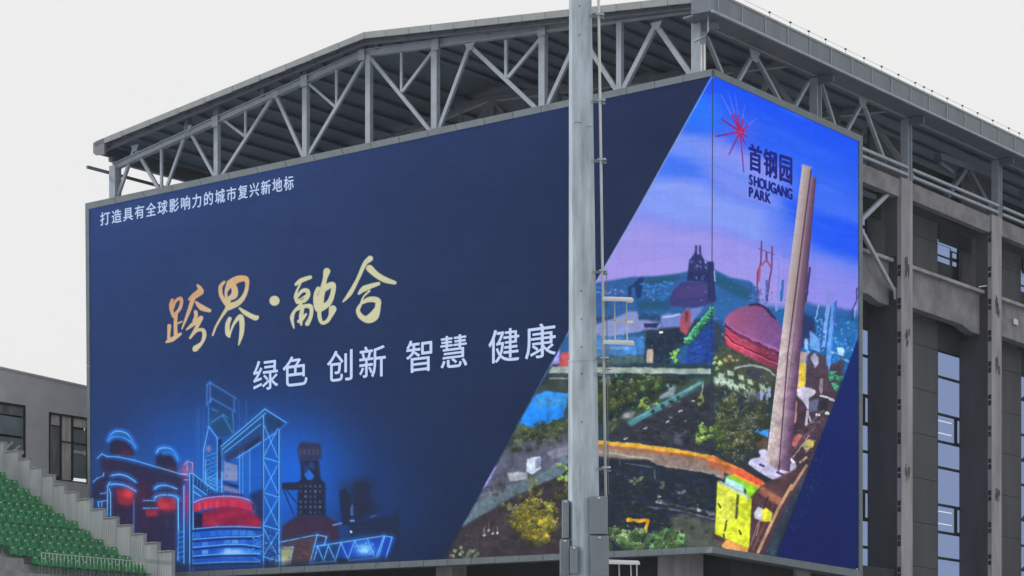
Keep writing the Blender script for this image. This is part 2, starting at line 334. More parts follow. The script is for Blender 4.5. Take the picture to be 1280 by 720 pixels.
band(160, 205, 890, 985, (136, 146, 240), .75, 34); band(196, 240, 880, 975, (150, 156, 240), .6, 34)
band(200, 262, 985, 1090, (10, 80, 246), .85, 20); band(262, 330, 1000, 1090, (140, 140, 236), .6, 20); band(230, 262, 960, 1010, (108, 130, 242), .5, 24)
for k in range(60):
    x = random.uniform(760, 1050); y = random.uniform(130, 330); sl_ = -.16 if x < 885 else .40
    if inside(wedge, np.array([x]), np.array([y]))[0]: seg(x, y, x + 26, y + 26 * sl_, random.uniform(1.5, 5), 1, random.choice([(190, 196, 250), (120, 150, 250), (150, 150, 240)]), .14, 5)
for k in range(9): line([(975, 338 + k * 6), (1072, 348 + k * 6)], .8, (150, 110, 215), .35, 1)

z1 = ZM(745, 290, 6.544); z2 = ZM(745, 380, 6.544); z3 = ZM(745, 470, 6.544); z4 = ZM(745, 560, 5.144)
z5 = ZM(885, 290, 6.544); z6 = ZM(885, 380, 6.544); z7 = ZM(885, 470, 5.538); z8 = ZM(885, 570, 4.8); z9 = ZM(560, 440, 2.768)
# base colours of the ground in the picture (also behind the mast)
poly([(700, 362), (745, 358), (1090, 400), (1090, 480), (700, 470)], (30, 84, 140), 1, 1)
poly([(690, 385), (745, 385), (893, 400), (960, 470), (960, 520), (660, 560), (540, 730), (1090, 730), (1090, 470), (893, 440)], (44, 56, 74), 1, 2)
poly([(540, 620), (1000, 560), (990, 740), (540, 740)], (34, 40, 50), 1, 2)
# hills and blue middle distance
poly(z1(-40,420, 150,390, 300,365, 500,360, 640,345, 760,320, 950,330, 950,700, -40,700), (40, 92, 156), 1, 1.2)
poly(z1(400,380, 660,350, 700,360, 640,400, 520,440, 380,450), (22, 80, 112), .8, 2)
poly(z5(40,300, 180,370, 340,400, 420,480, 420,720, 40,720), (40, 98, 164), 1, 1.2)
poly(z5(60,330, 200,400, 340,470, 330,560, 180,500, 60,430), (22, 82, 112), .8, 2)
poly([(940, 380), (1080, 395), (1080, 470), (940, 470)], (24, 96, 166), .9, 4)
midp = [(745, 358), (890, 345), (955, 375), (1000, 385), (1076, 395), (1050, 500), (890, 470), (745, 420)]
scatter(midp, 420, [(28, 110, 190), (44, 140, 214), (18, 76, 130), (90, 130, 215), (16, 84, 116), (40, 100, 190)], (1.2, 3.6), .55, 1.6)
scatter(z1(0,470, 260,460, 260,530, 0,540), 50, [(150, 150, 224), (40, 60, 130), (120, 140, 225)], (1, 2.4), .75, .6)
poly(z1(265,450, 300,430, 360,370, 395,375, 380,450, 370,540, 330,540, 320,450, 295,450, 290,530, 265,530), (14, 42, 96), .85, .8)
poly(z1(340,560, 600,560, 610,640, 340,640), (20, 78, 110), .8, 2)
scatter(z1(380,420, 660,400, 620,560, 380,560), 60, [(40, 130, 220), (30, 110, 200), (90, 150, 230)], (1.5, 3.5), .6)
scatter([(940, 395), (1070, 420), (1050, 470), (960, 450)], 130, [(110, 160, 240), (30, 80, 160), (20, 110, 140), (60, 120, 220)], (1, 3), .6, .5)
# white roofs, lower left of the middle
poly(z2(-60,190, 130,120, 280,60, 350,60, 350,130, 470,130, 540,160, 530,200, 400,210, 200,260, 60,270, -60,270), (132, 142, 196), .95, 1.2)
poly(z2(390,160, 520,155, 500,195, 400,190), (20, 34, 84), .9, .8)
poly(z2(530,100, 600,70, 680,85, 800,30, 890,25, 820,110, 770,180, 540,200), (112, 130, 200), .95, 1)
poly(z2(340,60, 520,90, 520,140, 380,120), (24, 66, 120), .85, 1.5); line(z2(560,110, 680,80), 2.4, (200, 210, 240), .8, 1.5)
poly(z2(0,270, 420,270, 410,420, 0,430), (66, 120, 180), .9, 1); line(z2(0,360, 280,360), 3.5, (120, 160, 210), .6, 1.5)
for xk in (280, 340, 390): line(z2(xk,290, xk,400), 2, (26, 110, 200), .7)
poly(z2(0,430, 400,420, 400,530, 0,530), (60, 84, 90), .95, 1); scatter(z2(0,440, 400,430, 400,530, 0,530), 60, [(84, 100, 90), (40, 66, 76), (104, 120, 96)], (1.5, 3), .5)
poly(z2(410,230, 700,190, 740,330, 640,380, 600,530, 400,530, 400,330), (22, 36, 58), .95, 1.5)
scatter(z2(410,230, 700,190, 720,330, 600,500, 400,500), 60, [(34, 60, 76), (26, 48, 62), (50, 70, 70)], (2, 4), .5)
poly(z2(690,110, 740,30, 775,60, 770,180, 740,250, 690,220), (160, 72, 88), .95, .8); poly(z2(725,60, 750,60, 750,140, 730,150), (80, 40, 70), .7, .8)
poly(z2(418,368, 470,368, 468,490, 415,490), (172, 152, 136), .95, .6); line(z2(525,228, 540,228), 3.2, (210, 225, 245))
poly(z2(700,530, 760,340, 860,230, 960,120, 960,540), (20, 58, 138), .95, 1.5)
scatter(z2(800,300, 960,180, 960,520, 760,520), 50, [(40, 84, 170), (60, 90, 160), (16, 44, 110)], (1.5, 4), .5, 2)
for k in range(46):                                                   # row of street trees
    t_ = k / 45; x = 750 + 200 * t_ ** .9; y = 300 - 240 * t_
    leaves(745 + x/6.544, 380 + y/6.544, 4.2 - 1.5*t_, 3.4, 5, [(20, 96, 84), (46, 140, 110), (90, 170, 120)], (1.4, 3), .7)
leaves(745+650/6.544, 380+450/6.544, 9, 11, 90, [(40, 84, 56), (90, 140, 60), (128, 172, 80)], (1.2, 3), .7)
# dark-blue furnace
poly(z1(600,540, 640,470, 700,410, 960,410, 985,560, 900,600, 800,620, 610,610), (58, 56, 122), .97, .9)
poly(z1(640,480, 800,430, 960,430, 975,520, 700,540), (82, 62, 124), .5, 2)
poly(z1(745,400, 765,230, 810,170, 815,105, 830,105, 828,180, 848,180, 845,105, 860,105, 862,180, 890,230, 890,260, 955,240, 960,410), (30, 42, 96), .93, .5)
for k in range(34): x = random.uniform(770, 950); y = random.uniform(230, 390); seg(745+x/6.544, 290+y/6.544, 745+(x+6)/6.544, 290+(y+12)/6.544, 1.8, 1.2, random.choice([(150, 150, 220), (20, 28, 76), (90, 100, 170)]), .6, .9)
poly(z5(0,240, 45,240, 60,580, 0,560), (28, 44, 100), .9, .8); line(z5(50,320, 55,400), 1.6, (180, 200, 240), .8)
# rust-red twin masts
rd = (112, 58, 116)
line(z5(438,75, 432,250, 405,330, 400,560), 2.0, rd); line(z5(525,120, 520,300, 500,400, 485,560), 2.0, rd); line(z5(478,170, 478,240), 2.4, (96, 56, 120)); line(z5(415,135, 545,185), .9, rd)
line(z5(440,270, 478,225, 515,290), 2.2, (150, 80, 120)); line(z5(425,280, 415,400), 2.6, (180, 84, 110)); line(z5(350,420, 350,560), 3, (60, 76, 140), .7); line(z5(480,400, 480,560), 3, (40, 80, 160), .7)
scatter(z5(340,440, 520,430, 540,600, 340,600), 60, [(50, 90, 170), (120, 150, 220), (60, 50, 110)], (1, 2.2), .6, .5)
line(z5(583,250, 570,560), 1.6, (120, 140, 220)); line(z5(612,400, 600,560), 3.2, (40, 110, 190)); line(z5(560,540, 560,640), 3, (150, 160, 220), .7)
# red tank
dome = spline(z6(136,118, 175,80, 240,38, 320,12, 400,8, 470,34, 530,90, 580,150, 610,230), 5); brim = spline(z6(610,400, 540,368, 430,315, 300,255, 200,200, 136,140), 5)
poly(dome + brim, ((162, 88, 126), (112, 72, 128)), 1, .5, lambda X, Y: np.clip((X - 905) / 60, 0, 1))
for k in range(7): line(spline(z6(340 - k*30,20 + k*3, 300 - k*26,90 + k*14, 280 - k*20,190)), .7, (140, 72, 124), .35, 1)
line(spline(z6(340,6, 400,6, 470,34, 545,120)), 3.2, (58, 34, 76), .9, .8)
wall_ = spline(z6(136,140, 200,200, 300,255, 430,315, 560,372, 620,400), 5); foot = spline(z6(620,590, 560,560, 430,497, 300,430, 200,375, 146,325), 5)
poly(wall_ + foot, ((184, 66, 92), (104, 46, 72)), 1, .5, lambda X, Y: np.clip((X - 915) / 55, 0, 1))
for dy, w_, c_ in ((0, 3.2, (150, 92, 150)), (16, 1.6, (62, 26, 66)), (32, 1.2, (70, 28, 66)), (66, .9, (150, 40, 70)), (100, 1.9, (92, 24, 52)), (114, 1.0, (230, 96, 120)), (160, 1.0, (170, 40, 70)), (186, 2.4, (84, 26, 50))):
    line(spline(z6(136,142 + dy, 200,202 + dy, 300,257 + dy, 430,317 + dy, 560,374 + dy, 620,402 + dy), 5), w_, c_, .8, .8)
# ground plan under the tank
poly(z6(40,410, 120,330, 300,420, 430,480, 560,540, 560,720, 40,720), (60, 66, 56), 1, 1.2)
leaves(885+210/6.544, 380+470/6.544, 15, 6, 120, [(66, 66, 50), (110, 108, 60), (140, 128, 78)], (1, 2.4), .6)
leaves(885+85/6.544, 380+470/6.544, 6, 12, 80, [(70, 92, 60), (122, 152, 92), (150, 176, 110)], (1.2, 2.8), .7)
line(spline(z6(220,525, 320,505, 420,510, 500,545, 550,590)), 2.4, (150, 156, 160), .8, 1.2)
poly(z6(300,545, 400,530, 440,560, 440,620, 340,590), (48, 48, 66), .9, 1)
for (a, b) in ((80,560), (160,540), (160,610), (245,575), (250,650), (320,610), (345,690), (415,650), (460,680), (90,600), (280,690)):
    poly(z6(a,b, a+48,b+12, a+52,b+52, a+2,b+42), (164, 190, 164), .9, .7); line(z6(a+52,b+14, a+54,b+52), 1.4, (60, 84, 70), .8)
poly(z6(45,590, 200,650, 330,710, 330,760, 180,720, 45,650), (168, 186, 172), .9, .8)
for k in range(5): line(z6(90+k*55,650+k*14, 100+k*55,700+k*14), 2.2, (52, 66, 60), .8)
poly(z7(0,70, 100,70, 350,170, 460,60, 440,260, 420,600, 270,600, 180,560, 100,600, 0,560), (34, 46, 52), .97, 2)
leaves(885+230/5.54, 470+330/5.54, 33, 46, 900, [(40, 48, 48), (66, 74, 60), (98, 104, 76), (136, 140, 100)], (1, 2.6), .65)
leaves(885+140/5.54, 470+180/5.54, 10, 12, 130, [(36, 46, 44), (90, 94, 66), (130, 130, 90)], (1, 2.4), .6)
leaves(885+0/5.54, 470+400/5.54, 9, 14, 150, [(56, 76, 50), (110, 142, 70), (136, 170, 90)], (1.2, 2.8), .65)
for (a, b, w_) in ((370,130, 4), (410,160, 3), (425,110, 4)): line(z7(a,b-30, a,b+30), w_, (150, 165, 190), .8)
poly(z7(320,385, 355,350, 425,375, 415,430), (56, 140, 224), 1, .6)
poly(z7(330,440, 420,430, 410,520, 330,500), (96, 74, 60), .7, 1.5)
# lower left quarter: bridge, trees, railway
poly([(690, 455), (893, 455), (893, 565), (745, 555), (680, 560), (600, 590)], (32, 52, 64), 1, 1.5)
poly(z9(290,150, 420,30, 420,330, 300,330, 200,320), (50, 60, 60), .95, 1)
poly(z9(395,0, 422,0, 422,50, 380,55), (176, 72, 78), 1, 1)
poly([(690, 459), (715, 458), (890, 461), (890, 468), (715, 466), (686, 467)], (146, 158, 150), .95, .8); line([(688, 473), (770, 473)], 2.4, (132, 140, 140), .8, 1)
line([(745, 476), (785, 476)], 1.3, (150, 160, 165), .7)
poly(z9(240,262, 300,150, 340,135, 420,145, 400,225, 330,260), (24, 122, 226), 1, .8); poly(z9(300,150, 420,145, 410,190, 300,195), (60, 130, 180), .7, 2)
leaves(790, 495, 40, 22, 420, [(28, 50, 46), (42, 74, 48), (84, 118, 58)], (1.4, 3.4), .6)
leaves(812, 478, 14, 12, 120, [(44, 76, 46), (86, 124, 60), (112, 148, 70)], (1.4, 3), .6)
leaves(672, 540, 36, 14, 260, [(50, 60, 46), (88, 92, 56), (60, 74, 50)], (1.4, 3.2), .65)
leaves(655, 548, 12, 12, 90, [(60, 66, 48), (120, 122, 84), (92, 96, 60)], (1.2, 2.8), .6)
poly(z3(80,440, 200,330, 300,280, 480,150, 660,60, 800,20, 960,0, 960,40, 880,90, 640,230, 480,310, 280,420, 100,480), (54, 70, 58), .9, 1)
leaves(745+410/6.544, 470+220/6.544, 17, 8, 140, [(66, 90, 46), (112, 140, 60), (140, 164, 80)], (1.2, 2.6), .7)
leaves(745+150/6.544, 470+380/6.544, 10, 8, 90, [(80, 76, 40), (126, 118, 54), (64, 66, 44)], (1.2, 2.6), .7)
poly(z3(260,370, 480,250, 680,140, 850,40, 900,40, 700,180, 480,310, 280,420), (70, 128, 140), .92, 1); line(z3(300,365, 850,60), 1.2, (130, 172, 176), .6)
poly(z3(500,190, 580,120, 570,70, 660,60, 640,170, 560,180), (142, 164, 178), .85, 1); poly(z3(200,310, 330,290, 300,350, 200,345), (158, 150, 165), .85, 1)
poly(z3(140,440, 240,360, 280,420, 480,320, 960,60, 960,400, 960,640, 600,600, 350,545, 100,510), (40, 42, 54), .93, 1.2)
scatter(z3(280,440, 900,120, 950,560, 640,590, 350,540), 260, [(58, 62, 76), (30, 34, 46), (70, 72, 86), (44, 40, 50)], (1.2, 3.4), .5, 2)
for k in range(5): line(z3(300,500-k*24, 900,180-k*24), 1.2, (74, 62, 76), .45)
for (a, b) in ((575,380), (680,295), (600,345), (790,210), (715,380), (235,515), (395,430)): line(z3(a,b, a+22,b-8), 1.8, (182, 186, 200), .8)
poly(z3(635,580, 650,480, 720,430, 740,470, 700,570), (74, 80, 102), .8, 1.5)
poly(z3(835,230, 835,180, 870,140, 885,200, 862,262), (140, 156, 84), .95, .7); line(z3(880,50, 868,150), 1.6, (150, 160, 160), .8)
leaves(745+900/6.544, 470+490/6.544, 11, 15, 180, [(56, 76, 46), (104, 134, 62), (140, 168, 86)], (1.2, 3), .65)
grove([(745, 470), (830, 470), (870, 470), (800, 505), (770, 520), (745, 545)], 90, [(46, 60, 54), (58, 70, 58), (72, 84, 60), (40, 52, 54)])
grove([(745, 480), (800, 470), (850, 473), (790, 500), (745, 520)], 50, [(96, 104, 62), (78, 92, 58), (120, 128, 72), (64, 84, 58), (140, 148, 84)])
grove([(800, 520), (860, 490), (885, 500), (885, 560), (840, 556), (790, 550)], 60, [(52, 58, 66), (64, 70, 76), (44, 52, 56)], (1.6, 3.4))
grove([(893, 478), (940, 490), (960, 500), (955, 560), (915, 566), (895, 560)], 90, [(74, 82, 58), (96, 100, 70), (56, 66, 52), (118, 120, 84)])
grove([(893, 520), (908, 520), (906, 560), (893, 560)], 14, [(110, 140, 66), (90, 120, 60)])
# yellow-orange viaduct
poly([(700, 548), (745, 551), (800, 555), (850, 562), (893, 570), (905, 578), (905, 600), (893, 594), (855, 586), (790, 575), (745, 572), (700, 570)], (132, 112, 104), 1, .8)
line([(700, 550), (745, 553), (800, 558.5), (850, 565), (890, 571.5), (925, 590)], 4.2, (216, 152, 42), 1, 1); line([(745, 551), (800, 556), (850, 562.5)], 1.6, (196, 172, 60), .8, 1); line([(748, 558), (850, 569), (890, 576), (920, 593)], 2.2, (168, 92, 44), .9, 1)
line(z4(0,20, 130,40, 350,72, 400,110, 700,155, 800,185), 2.2, (160, 152, 140), .9, 1.2)
poly(z4(-200,40, 350,80, 400,115, 760,170, 790,200, 790,720, -200,720), (26, 34, 50), .98, 1)
poly(z4(480,450, 560,420, 760,480, 820,560, 800,720, 480,720), (74, 78, 70), .9, 2)
line(z4(340,380, 560,405, 760,460), 2.2, (120, 112, 130), .75, 1.2); line(z4(400,350, 600,385, 760,420), 2.6, (96, 90, 112), .8, 1.2); line(z4(190,100, 370,125), 1.2, (120, 124, 132), .7); line(z4(380,130, 378,200), 1.4, (110, 116, 126), .7); line(z4(155,60, 155,110), 1.2, (100, 106, 120), .6)
scatter(z4(0,60, 760,180, 760,450, 0,620), 200, [(34, 46, 62), (20, 26, 40), (44, 54, 66), (28, 40, 60)], (1.4, 4), .5, 2)
for (a, b, c_) in ((245,210, (150, 156, 96)), (285,205, (130, 140, 84)), (420,232, (150, 160, 112)), (555,280, (120, 130, 130)), (658,385, (210, 214, 224)), (408,330, (170, 176, 190)), (740,420, (150, 150, 170))):
    leaves(745+a/5.144, 560+b/5.144, 4.2, 3.8, 16, [c_, (60, 70, 60)], (1, 2.2), .8)
line(z4(656,370, 660,400), 2.4, (225, 230, 240))
line(z4(205,466, 335,470, 318,540), 4.5, (204, 146, 34), 1, .8); line(z4(245,500, 300,550), 2, (120, 90, 30), .5)
leaves(745+200/5.144, 560+575/5.144, 24, 15, 360, [(44, 62, 42), (82, 110, 64), (128, 154, 100), (150, 172, 118)], (1.2, 3), .65)
leaves(745+470/5.144, 560+590/5.144, 28, 13, 380, [(36, 66, 40), (62, 108, 58), (98, 144, 86), (118, 160, 104)], (1.2, 3), .65)
grove([(745, 600), (885, 612), (885, 640), (745, 640)], 50, [(34, 46, 50), (44, 56, 54), (60, 70, 56)], (1.6, 3.6))
grove([(745, 655), (800, 640), (885, 655), (885, 670), (745, 675)], 24, [(40, 50, 48), (54, 62, 50), (70, 74, 60)], (1.8, 3.6))
grove([(745, 668), (770, 660), (800, 668), (840, 662), (866, 676), (872, 690), (745, 692)], 60, [(110, 140, 84), (84, 128, 70), (134, 156, 104), (70, 112, 62)], (2.6, 4.8))
# strip left of the pole
poly(z9(200,330, 420,280, 420,390, 320,430, 180,520, 45,610, 140,450), (78, 80, 98), 1, 1)
poly(z9(45,605, 100,520, 200,470, 330,420, 400,360, 420,370, 400,420, 230,510, 60,610), (86, 104, 118), .95, .8)
for k in range(9): line(z9(60+k*5,600-k*12, 180+k*12,515-k*9), .9, (118, 134, 144), .4)
leaves(560+150/2.768, 440+470/2.768, 16, 9, 110, [(60, 54, 62), (84, 78, 84), (50, 46, 56)], (1.2, 3), .6)
poly(z9(205,420, 275,415, 275,440, 215,450), (150, 156, 168), .95, .8); poly(z9(275,370, 318,362, 322,405, 290,425, 272,418), (186, 196, 210), 1, .6); poly(z9(300,372, 320,365, 321,400, 302,405), (120, 132, 160), 1, .6)
poly(z9(340,350, 420,320, 420,355, 360,372), (112, 110, 128), .9, 1)
poly([(556, 697), (580, 658), (640, 622), (722, 585), (722, 730), (556, 730)], (50, 42, 50), .97, 1)
scatter([(560, 697), (580, 662), (640, 630), (712, 620), (712, 698)], 150, [(70, 56, 58), (40, 34, 42), (60, 52, 52)], (1.4, 3.6), .5)
leaves(672, 650, 22, 27, 620, [(70, 72, 40), (118, 116, 48), (150, 146, 66), (170, 160, 60)], (1.2, 3), .65)
leaves(676, 660, 14, 16, 220, [(118, 104, 30), (160, 138, 36), (178, 158, 44)], (1.2, 3), .6)
leaves(637, 634, 10, 8, 110, [(110, 120, 80), (146, 150, 108), (90, 98, 66)], (1.2, 2.6), .65); leaves(668, 612, 10, 14, 130, [(104, 112, 66), (140, 146, 90), (84, 88, 54)], (1.2, 2.8), .6)
leaves(704, 592, 9, 14, 130, [(70, 90, 44), (116, 140, 62), (134, 158, 78)], (1.2, 2.8), .65)
leaves(690, 695, 20, 8, 90, [(98, 88, 70), (128, 110, 80), (74, 66, 58)], (1.2, 2.8), .6); leaves(574, 692, 13, 5, 90, [(90, 110, 84), (150, 170, 150), (120, 140, 110)], (1, 2.4), .7)
grove([(646, 540), (715, 515), (715, 548), (680, 560), (640, 562)], 34, [(84, 92, 62), (104, 108, 72), (64, 76, 56)], (2, 4))
grove([(620, 640), (650, 615), (700, 585), (715, 600), (715, 680), (690, 690), (640, 672)], 60, [(96, 94, 54), (74, 72, 50), (126, 124, 64), (58, 54, 48)], (2.4, 4.6))
grove([(632, 640), (665, 622), (690, 640), (694, 668), (668, 680), (645, 664)], 46, [(150, 148, 70), (166, 150, 52), (134, 136, 78), (176, 158, 48)], (2.6, 5))
grove([(560, 697), (575, 684), (600, 690), (606, 697)], 10, [(120, 140, 110), (150, 168, 140)], (1.6, 3))
for (a, b, h) in ((127,635, 26), (142,618, 30), (155,630, 22), (172,628, 20)): line(z9(a,b-h, a,b), .9, (150, 140, 150), .7); line(z9(a-1,b, a+1,b), 2.6, (190, 180, 190), .8)
scatter([(745, 470), (890, 470), (890, 560), (745, 548)], 70, [(110, 120, 110), (150, 156, 150), (74, 84, 78), (24, 30, 36)], (.6, 1.5), .7, 1.6)
scatter([(745, 580), (885, 600), (885, 670), (745, 670)], 80, [(70, 80, 86), (110, 112, 110), (50, 60, 60), (14, 18, 28)], (.6, 1.5), .6, 2)
scatter([(895, 455), (960, 470), (960, 490), (895, 480)], 60, [(180, 200, 180), (110, 130, 112), (50, 66, 56)], (.8, 1.6), .7, .8)
scatter(midp, 200, [(150, 180, 236), (90, 150, 230), (16, 50, 96), (200, 210, 240)], (.5, 1.3), .7, 1.2)
# right of the chimneys
poly([(990, 470), (1056, 450), (1052, 480), (1011, 587), (990, 600), (975, 560)], (62, 44, 60), .97, 1.5)
poly(z5(780,560, 900,600, 1220,640, 1220,720, 780,720), (22, 84, 150), .8, 2)
line(z5(835,290, 800,560, 770,600), 2.6, (56, 48, 110)); line(z5(785,390, 810,410, 830,290), 1.4, (70, 56, 120)); line(z5(800,280, 838,290), 1.4, (120, 80, 130))
poly(z6(740,60, 870,120, 880,230, 800,330, 730,400), (30, 40, 86), .85, 1.5)
line(z5(1005,380, 985,560, 975,700), 3.2, (132, 142, 226)); line(z6(985,0, 940,370), 4.6, (116, 156, 228), 1, .8); line(z6(1030,0, 975,560), 6.0, (92, 150, 226), 1, .8); line(z6(1045,0, 1035,150, 1005,400), 2.2, (50, 96, 190), .8)
line(z5(905,600, 880,710), 1.6, (160, 200, 240), .8); line(z5(1050,570, 1030,720), 3.2, (60, 100, 190), .9)
scatter(z6(840,150, 960,120, 960,400, 780,400), 70, [(150, 190, 238), (40, 110, 190), (30, 60, 120)], (1, 3), .7, .6)
poly(z6(830,220, 870,250, 910,280, 920,400, 840,370), (110, 160, 226), .85, .8); poly(z6(790,280, 820,290, 815,380, 790,370), (150, 180, 230), .9, .5)
scatter(z6(1030,100, 1200,120, 1180,400, 1020,500), 130, [(60, 150, 220), (28, 90, 170), (24, 120, 150), (120, 170, 230), (90, 60, 140)], (1, 2.8), .7, .5)
poly(z6(1060,350, 1115,365, 1110,430, 1060,410), (160, 196, 238), .95, .5); line(z6(1010,395, 1150,470), 3, (130, 180, 230), .85); line(z6(1030,410, 1120,450), 2, (18, 60, 110), .8)
leaves(885+1050/6.544, 380+600/6.544, 9, 14, 150, [(14, 84, 76), (36, 130, 96), (60, 150, 110)], (1.2, 2.8), .7)
line(spline(z5(1220,460, 1215,560, 1180,640, 1185,720)), 1.6, (60, 50, 110), .8); line(z5(1210,610, 1200,700), 1.6, (150, 200, 240), .7)
poly(z6(730,380, 830,400, 800,450, 790,720, 700,720), (172, 146, 140), .95, .7); poly(z6(750,480, 805,485, 790,685, 738,675), (206, 176, 64), 1, .5)
poly(z6(810,430, 850,400, 960,420, 990,560, 980,720, 800,700), (66, 50, 64), .95, 1); poly(z6(840,430, 870,400, 905,440, 900,490, 870,530), (160, 160, 186), .9, .8); line(z6(930,620, 925,720), 4, (150, 140, 150), .8)
poly(z7(610,90, 680,78, 745,95, 735,130, 700,160, 695,240, 665,190, 615,130), (190, 186, 206), .97, .7); line(z7(690,245, 680,340), 3.4, (186, 180, 196), .9); line(z7(690,245, 715,320), 2, (176, 170, 188), .9)
line(z7(610,180, 600,320), 3.4, (176, 124, 112), .9); line(z7(780,135, 872,168), 2.6, (196, 204, 212), .95); poly(z7(700,180, 770,150, 760,240, 700,250), (100, 106, 138), .8, 1); poly(z7(770,170, 830,175, 820,250, 760,230), (30, 32, 44), .9, 1)
line(z7(750,272, 772,274), 3, (220, 225, 230)); line(z7(820,255, 832,262), 4, (180, 190, 176))
poly(z7(560,470, 620,400, 660,410, 600,495), (168, 96, 92), .95, .7); 
for q in ((560,545, 740,350, 3.0, (96, 70, 76)), (590,560, 700,420, 1.6, (178, 152, 140)), (660,380, 800,300, 2, (84, 66, 76)), (690,340, 800,240, 1.6, (96, 100, 100)), (620,580, 660,500, 2, (60, 44, 56)), (640,600, 680,560, 2.4, (180, 160, 140))):
    line(z7(*q[:4]), q[4], q[5], .9)
poly(z7(650,470, 700,440, 735,450, 725,490, 680,530), (190, 176, 130), .9, .8); poly(z7(690,450, 735,452, 725,490, 700,500), (216, 190, 70), .8, .6)
scatter(z7(560,420, 800,260, 760,440, 640,660, 560,560), 150, [(90, 66, 70), (50, 36, 48), (120, 96, 90), (150, 130, 116), (70, 76, 84)], (.8, 2.2), .6, 1)
# small irregularities so that edges read as seen through the camera
wx = (noise(7, 2) - .5) * 2.4; wy = (noise(7, 2) - .5) * 2.2; wk = np.clip((yy - 352) / 14, 0, 1) * S
IMG[:] = IMG[np.clip(np.round((yy - PY0) * S + wy * wk).astype(int), 0, PH - 1), np.clip(np.round((xx - PX0) * S + wx * wk).astype(int), 0, PW - 1)]
# base of the chimneys
poly(spline(z7(275,610, 300,575, 360,560, 350,520, 400,510, 440,560, 520,560, 570,560, 610,620, 590,690, 480,720, 420,705, 330,650), 5), (186, 180, 214), 1, .7)
for q in ((360,615, 385,625), (540,575, 570,600), (500,640, 560,650), (480,668, 520,685)): line(z7(*q), 3, (58, 46, 90), .9)
line(z7(540,560, 600,600), 2, (230, 230, 245), .8)
# chimneys with their round shading of the picture
def shaft(pl, pr, c0, c1):
    (xa, ya), (xb, yb) = pl; (xc, yc), (xd, yd) = pr
    poly([(xa, ya), (xc, yc), (xd, yd), (xb, yb)], (c0, c1), 1, .4, lambda X, Y: np.clip((X - (xa + (xb - xa) * (Y - ya) / (yb - ya))) / np.maximum(3, ((xc - xa) + ((xd - xb) - (xc - xa)) * (Y - ya) / (yb - ya))), 0, 1))
shaft(((1012, 219), (970, 586)), ((1020.5, 222), (987, 590)), (150, 130, 150), (82, 52, 84))
shaft(((1003, 205), (957.5, 577)), ((1014.5, 208), (974, 590)), (192, 180, 180), (150, 128, 132))
line([(1014, 212), (985, 440), (973.5, 588)], 1.6, (66, 34, 70), .9); line([(1001, 207), (1015, 209)], 1.6, (150, 140, 180), .7)
line([(1013, 260), (983, 500)], 1.0, (110, 60, 96), .6)
for k in range(14):
    y = 215 + k * 26; x = 1003 - (y - 205) * .1215; line([(x + 1, y), (x + 13, y + 3)], .7, (150, 120, 140), .3)
# orange / green / yellow roofs
poly(z8(0,0, 60,10, 150,60, 320,150, 470,250, 440,290, 300,200, 120,110, 0,60), (170, 96, 66), .95, .8)
line(z8(0,20, 120,50, 200,85, 330,165), 3.4, (214, 122, 50), .95, 1); poly(z8(150,80, 190,75, 330,150, 310,200, 160,120), (206, 84, 56), 1, .6)
poly(z8(140,115, 160,108, 310,180, 310,212, 150,140), (226, 150, 50), 1, .6); poly(z8(105,120, 140,115, 320,200, 310,240, 220,200), (120, 176, 40), 1, .6)
poly(z8(105,125, 215,180, 215,225, 100,165), (150, 196, 196), 1, .6); poly(z8(230,190, 305,215, 298,270, 260,262, 230,232), (134, 196, 30), 1, .6)
poly(z8(380,170, 450,230, 440,260, 350,200), (190, 164, 144), .95, 1); poly(z8(470,210, 490,180, 510,200, 480,260, 460,250), (204, 196, 60), .95, .8)
poly(z8(20,490, 320,180, 560,60, 600,90, 480,290, 330,600, 230,590), (70, 46, 52), .95, 1.2)
poly(z8(320,180, 450,260, 420,300, 300,220), (150, 92, 72), .9, 1); line(z8(500,180, 420,320, 350,470, 300,580), 3.8, (176, 138, 110), .95, .8); line(z8(590,60, 500,200), 3.4, (166, 130, 112), .95, .8)
line(z8(400,280, 270,560), 2.6, (110, 64, 66), .9); line(z8(330,300, 290,480), 1.6, (150, 120, 116), .8); line(z8(360,250, 330,310), 2, (40, 26, 40), .9); line(z8(300,400, 255,540), 1.4, (150, 116, 110), .7)
poly(z8(120,600, 80,540, 110,500, 240,555, 240,580), (204, 140, 80), 1, .8)
poly(z8(55,155, 170,215, 240,240, 262,260, 246,560, 40,470), (200, 208, 44), 1, .6)
poly(z8(60,160, 165,215, 160,380, 50,440), (186, 190, 84), .55, 1.5); poly(z8(172,230, 186,235, 176,380, 160,378), (54, 62, 36), .95, .5)
poly(z8(55,155, 70,150, 250,240, 245,262, 170,222), (180, 188, 190), .8, .6)
for q in ((62,290, 74,310), (112,390, 100,450), (188,450, 196,470), (92,470, 96,490)): line(z8(*q), 2.4, (50, 56, 40), .9)
scatter(z8(55,170, 255,260, 245,550, 45,465), 70, [(214, 222, 40), (170, 176, 70), (222, 226, 90)], (1.2, 3), .5, .5)
poly(z8(275,345, 300,305, 330,320, 325,395, 280,375), (190, 190, 204), 1, .5); poly(z8(325,325, 350,312, 388,345, 375,395, 325,395), (214, 210, 50), 1, .6)
poly(z8(330,680, 340,600, 420,400, 490,260, 560,200, 425,480, 400,680), (40, 52, 70), .95, 1); scatter(z8(340,600, 420,400, 520,240, 425,480, 400,600), 50, [(150, 170, 180), (70, 90, 110), (30, 40, 56)], (.8, 1.8), .7, .4)
gl_ = np.clip((yy - 380) / 60, 0, 1)[..., None]; g2 = np.clip(IMG, 0, 1); IMG[:] = IMG * (1 - gl_) + gl_ * np.clip((g2 - .5) * 1.16 + .525 + .06 * g2, 0, 1)
